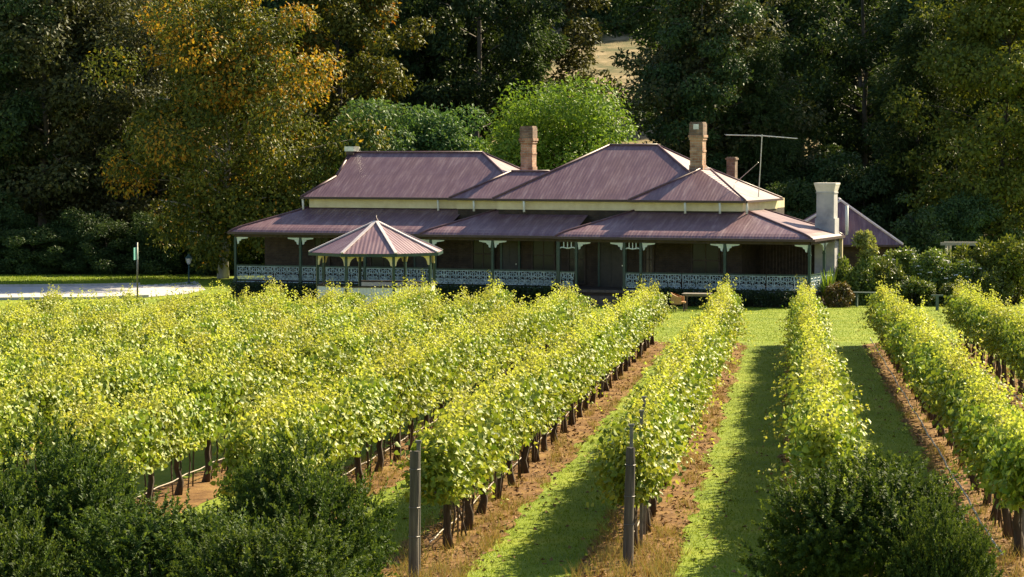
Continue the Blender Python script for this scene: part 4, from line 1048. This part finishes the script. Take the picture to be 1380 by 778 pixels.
# spiky plant
def spiky(px, Y, h, label):
    r = np.random.default_rng(int(px)); x = px_x(px, Y); o = empty('spiky_plant', (x, Y, gz(x, Y))); tag(o, label, 'plant')
    b = MB()
    for i in range(46):
        az = r.uniform(0, 6.283); sp_ = r.uniform(.15, .95); ln = h*r.uniform(.7, 1.1); d = Vector((math.cos(az), math.sin(az), 0)); sd_ = Vector((-d.y, d.x, 0))
        pts = [d*(.06 + sp_*ln*.75*f*f**.4) + Vector((0, 0, ln*f*(1.15 - .62*sp_*f))) for f in (0, .35, .7, 1)]; ww = (.035, .05, .035, .004)
        for k_ in range(3): b.face([pts[k_] - sd_*ww[k_], pts[k_] + sd_*ww[k_], pts[k_+1] + sd_*ww[k_+1], pts[k_+1] - sd_*ww[k_+1]])
    b.build('leaf_rosette', M['lf_lite'], o)
    b = MB()
    for i in range(5): b.tube([(0, 0, 0), (.05*math.cos(i*1.3), .05*math.sin(i*1.3), .25)], [.07, .05], 6)
    b.build('crown_base', M['bark_dark'], o)
spiky(1117, 120.0, 1.75, 'spiky strap-leaved plant at the verandah corner')
# clipped dark hedge under the verandah
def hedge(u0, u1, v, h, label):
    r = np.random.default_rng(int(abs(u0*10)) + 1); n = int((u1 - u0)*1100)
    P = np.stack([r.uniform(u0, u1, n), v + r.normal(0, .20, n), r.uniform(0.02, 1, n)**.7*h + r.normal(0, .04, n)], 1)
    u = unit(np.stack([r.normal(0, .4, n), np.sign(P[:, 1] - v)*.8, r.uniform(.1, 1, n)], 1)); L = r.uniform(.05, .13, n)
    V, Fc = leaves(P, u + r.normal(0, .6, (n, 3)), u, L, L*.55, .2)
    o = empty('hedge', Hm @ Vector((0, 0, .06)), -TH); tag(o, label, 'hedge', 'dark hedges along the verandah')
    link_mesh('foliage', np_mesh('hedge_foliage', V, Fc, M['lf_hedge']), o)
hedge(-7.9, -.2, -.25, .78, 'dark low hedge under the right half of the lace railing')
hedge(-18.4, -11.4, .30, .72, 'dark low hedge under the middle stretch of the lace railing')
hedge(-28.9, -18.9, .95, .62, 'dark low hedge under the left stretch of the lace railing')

# ------------------------------------------------------------------ lawn furniture
def table_mesh():
    o = empty('garden_table'); b = MB()
    for i in range(6): b.box(-.62, .62, -.40 + .135*i, -.40 + .135*i + .125, .70, .735)
    b.build('table_top', M['tabletop'], o)
    k = MB(); k.box(-.55, .55, -.33, -.30, .62, .698); k.box(-.55, .55, .30, .33, .62, .698); k.build('apron', M['tabletop'], o)
    for sx in (-.52, .52):
        for sy in (-.32, .32): l = MB(); l.beam((sx, sy, 0), (sx*.96, sy*.96, .70), .05, .05, (0, 1, 0)); l.build('leg', M['timber'], o)
    return o
def chair_mesh(name, m, lm):
    o = empty(name); n = 11
    b = MB(); b.prism([(.30*math.cos(a), .28*math.sin(a)) for a in [2*math.pi*i/16 for i in range(16)]], .06, lambda x, y, d: (x, y, .42 + d)); b.build('seat', m, o)
    b = MB()                                             # barrel back wrapping round into arms, with thickness
    for i in range(n):
        a0 = R(-25) + R(230)*i/n; a1 = R(-25) + R(230)*(i + 1)/n; hh = lambda a: .66 + .16*max(0, math.sin(a))
        for (r0, r1) in ((.31, .36),):
            q = [(r0, a0, .34), (r1, a0, .34), (r1, a1, .34), (r0, a1, .34), (r0, a0, hh(a0)), (r1, a0, hh(a0)), (r1, a1, hh(a1)), (r0, a1, hh(a1))]
            V = [(rr*math.cos(a)*(1 + (z - .34)*.12), rr*math.sin(a)*(1 + (z - .34)*.12), z) for rr, a, z in q]
            b.raw(V, [(0,3,2,1),(4,5,6,7),(0,1,5,4),(2,3,7,6)] + ([(3,0,4,7)] if i == 0 else []) + ([(1,2,6,5)]))
    b.build('backrest', m, o)
    for sx in (-1, 1):
        for sy in (-1, 1): l = MB(); l.tube([(sx*.22, sy*.20, .40), (sx*.25, sy*.23, 0)], [.018, .016], 6); l.build('leg', lm, o)
    return o
tb = table_mesh(); ch = chair_mesh('wicker_chair', M['wicker'], M['timber']); gc = chair_mesh('grey_chair', M['greych'], M['timber'])
def put(o, px, py, rz, label, cat, group, first):
    Y = 3600*7.17/(py - 200); x = px_x(px, Y)
    c = o if first else copy_tree(o); c.location = (x, Y, gz(x, Y)); c.rotation_euler = (0, 0, rz); tag(c, label, cat, group); return c
put(tb, 940, 423.5, R(-12), 'slatted table on the lawn beside the orange wicker chair', 'table', 'garden tables on the lawn', True)
put(tb, 1056, 411, R(-20), 'weathered slatted table in the hedge shade near the verandah corner', 'table', 'garden tables on the lawn', False)
put(ch, 916, 427, R(75), 'orange wicker barrel chair on the lawn, left of the table', 'chair', 'chairs on the lawn', True)
put(gc, 941, 411, R(0), 'grey barrel chair in the shade behind the left lawn table', 'chair', 'chairs on the lawn', True)
put(gc, 1037, 413, R(60), 'grey barrel chair left of the shaded lawn table', 'chair', 'chairs on the lawn', False)
bn = empty('garden_bench', (px_x(1167, 119.5), 119.5, 0), R(-12)); tag(bn, 'small dark green bench in shade under the garden shrubs', 'bench')
b = MB()
for i in range(3): b.box(-.55, .55, -.2 + .14*i, -.08 + .14*i, .70, .735)
b.build('seat', M['bench'], bn)
for s in (-.38, .38): b = MB(); b.box(s - .04, s + .04, -.16, .16, 0, .70); b.build('leg', M['bench'], bn)
sp_ = empty('short_post', (px_x(1264, 115.2), 115.2, gz(0, 115.2)), R(-8)); tag(sp_, 'short grey post with a flat crossbar top, standing on the lawn', 'post')
b = MB(); b.beam((0, 0, -.1), (0, 0, .62), .13, .13, (0, 1, 0)); b.build('post_shaft', M['bench'], sp_)
b = MB(); b.box(-.26, .26, -.07, .07, .62, .68); b.build('crossbar', M['bench'], sp_)
pg = empty('pergola', (px_x(1296, 128.5), 128.5, 0), R(-16)); tag(pg, 'pale timber pergola half hidden behind the flowering shrubs', 'pergola')
for x_ in (-.72, .72):
    b = MB(); b.beam((x_, 0, 0), (x_, 0, 2.5), .12, .12, (0, 1, 0)); b.build('post', M['greych'], pg)
    b = MB(); b.beam((x_, 1.4, 0), (x_, 1.4, 2.5), .12, .12, (0, 1, 0)); b.build('post', M['greych'], pg)
for y_ in (0, 1.4): b = MB(); b.beam((-1.0, y_, 2.57), (1.0, y_, 2.57), .08, .14); b.build('beam', M['greych'], pg)
# pole with an edge-on green plate, lamp
pl = empty('sign_pole', (px_x(184.5, 126.4), 126.4, 0), R(80)); tag(pl, 'thin grey pole with a small green plate seen edge-on beside the road', 'sign')
b = MB(); b.tube([(0, 0, 0), (0, 0, 2.72)], .042, 8); b.build('pole', M['steel'], pl, smooth=True)
b = MB(); b.box(-.32, .32, .05, .085, 1.90, 2.48); b.build('plate', M['signgr'], pl)
lm = empty('garden_lamp', (px_x(254, 141), 141, 0)); tag(lm, 'small garden lamp post in the dark left of the pale tree trunk', 'lamp')
b = MB(); b.tube([(0, 0, 0), (0, 0, .1), (0, 0, .12), (0, 0, 1.05)], [.10, .09, .04, .035], 8); b.build('lamp_post', M['dkgreen'], lm, smooth=True)
b = MB(); b.tube([(0, 0, 1.05), (0, 0, 1.12), (0, 0, 1.36)], [.06, .10, .17], 6); b.build('lamp_glass', M['lampgl'], lm)
b = MB(); b.tube([(0, 0, 1.36), (0, 0, 1.40), (0, 0, 1.52), (0, 0, 1.60)], [.21, .19, .06, .02], 6); b.build('lamp_cap', M['dkgreen'], lm)
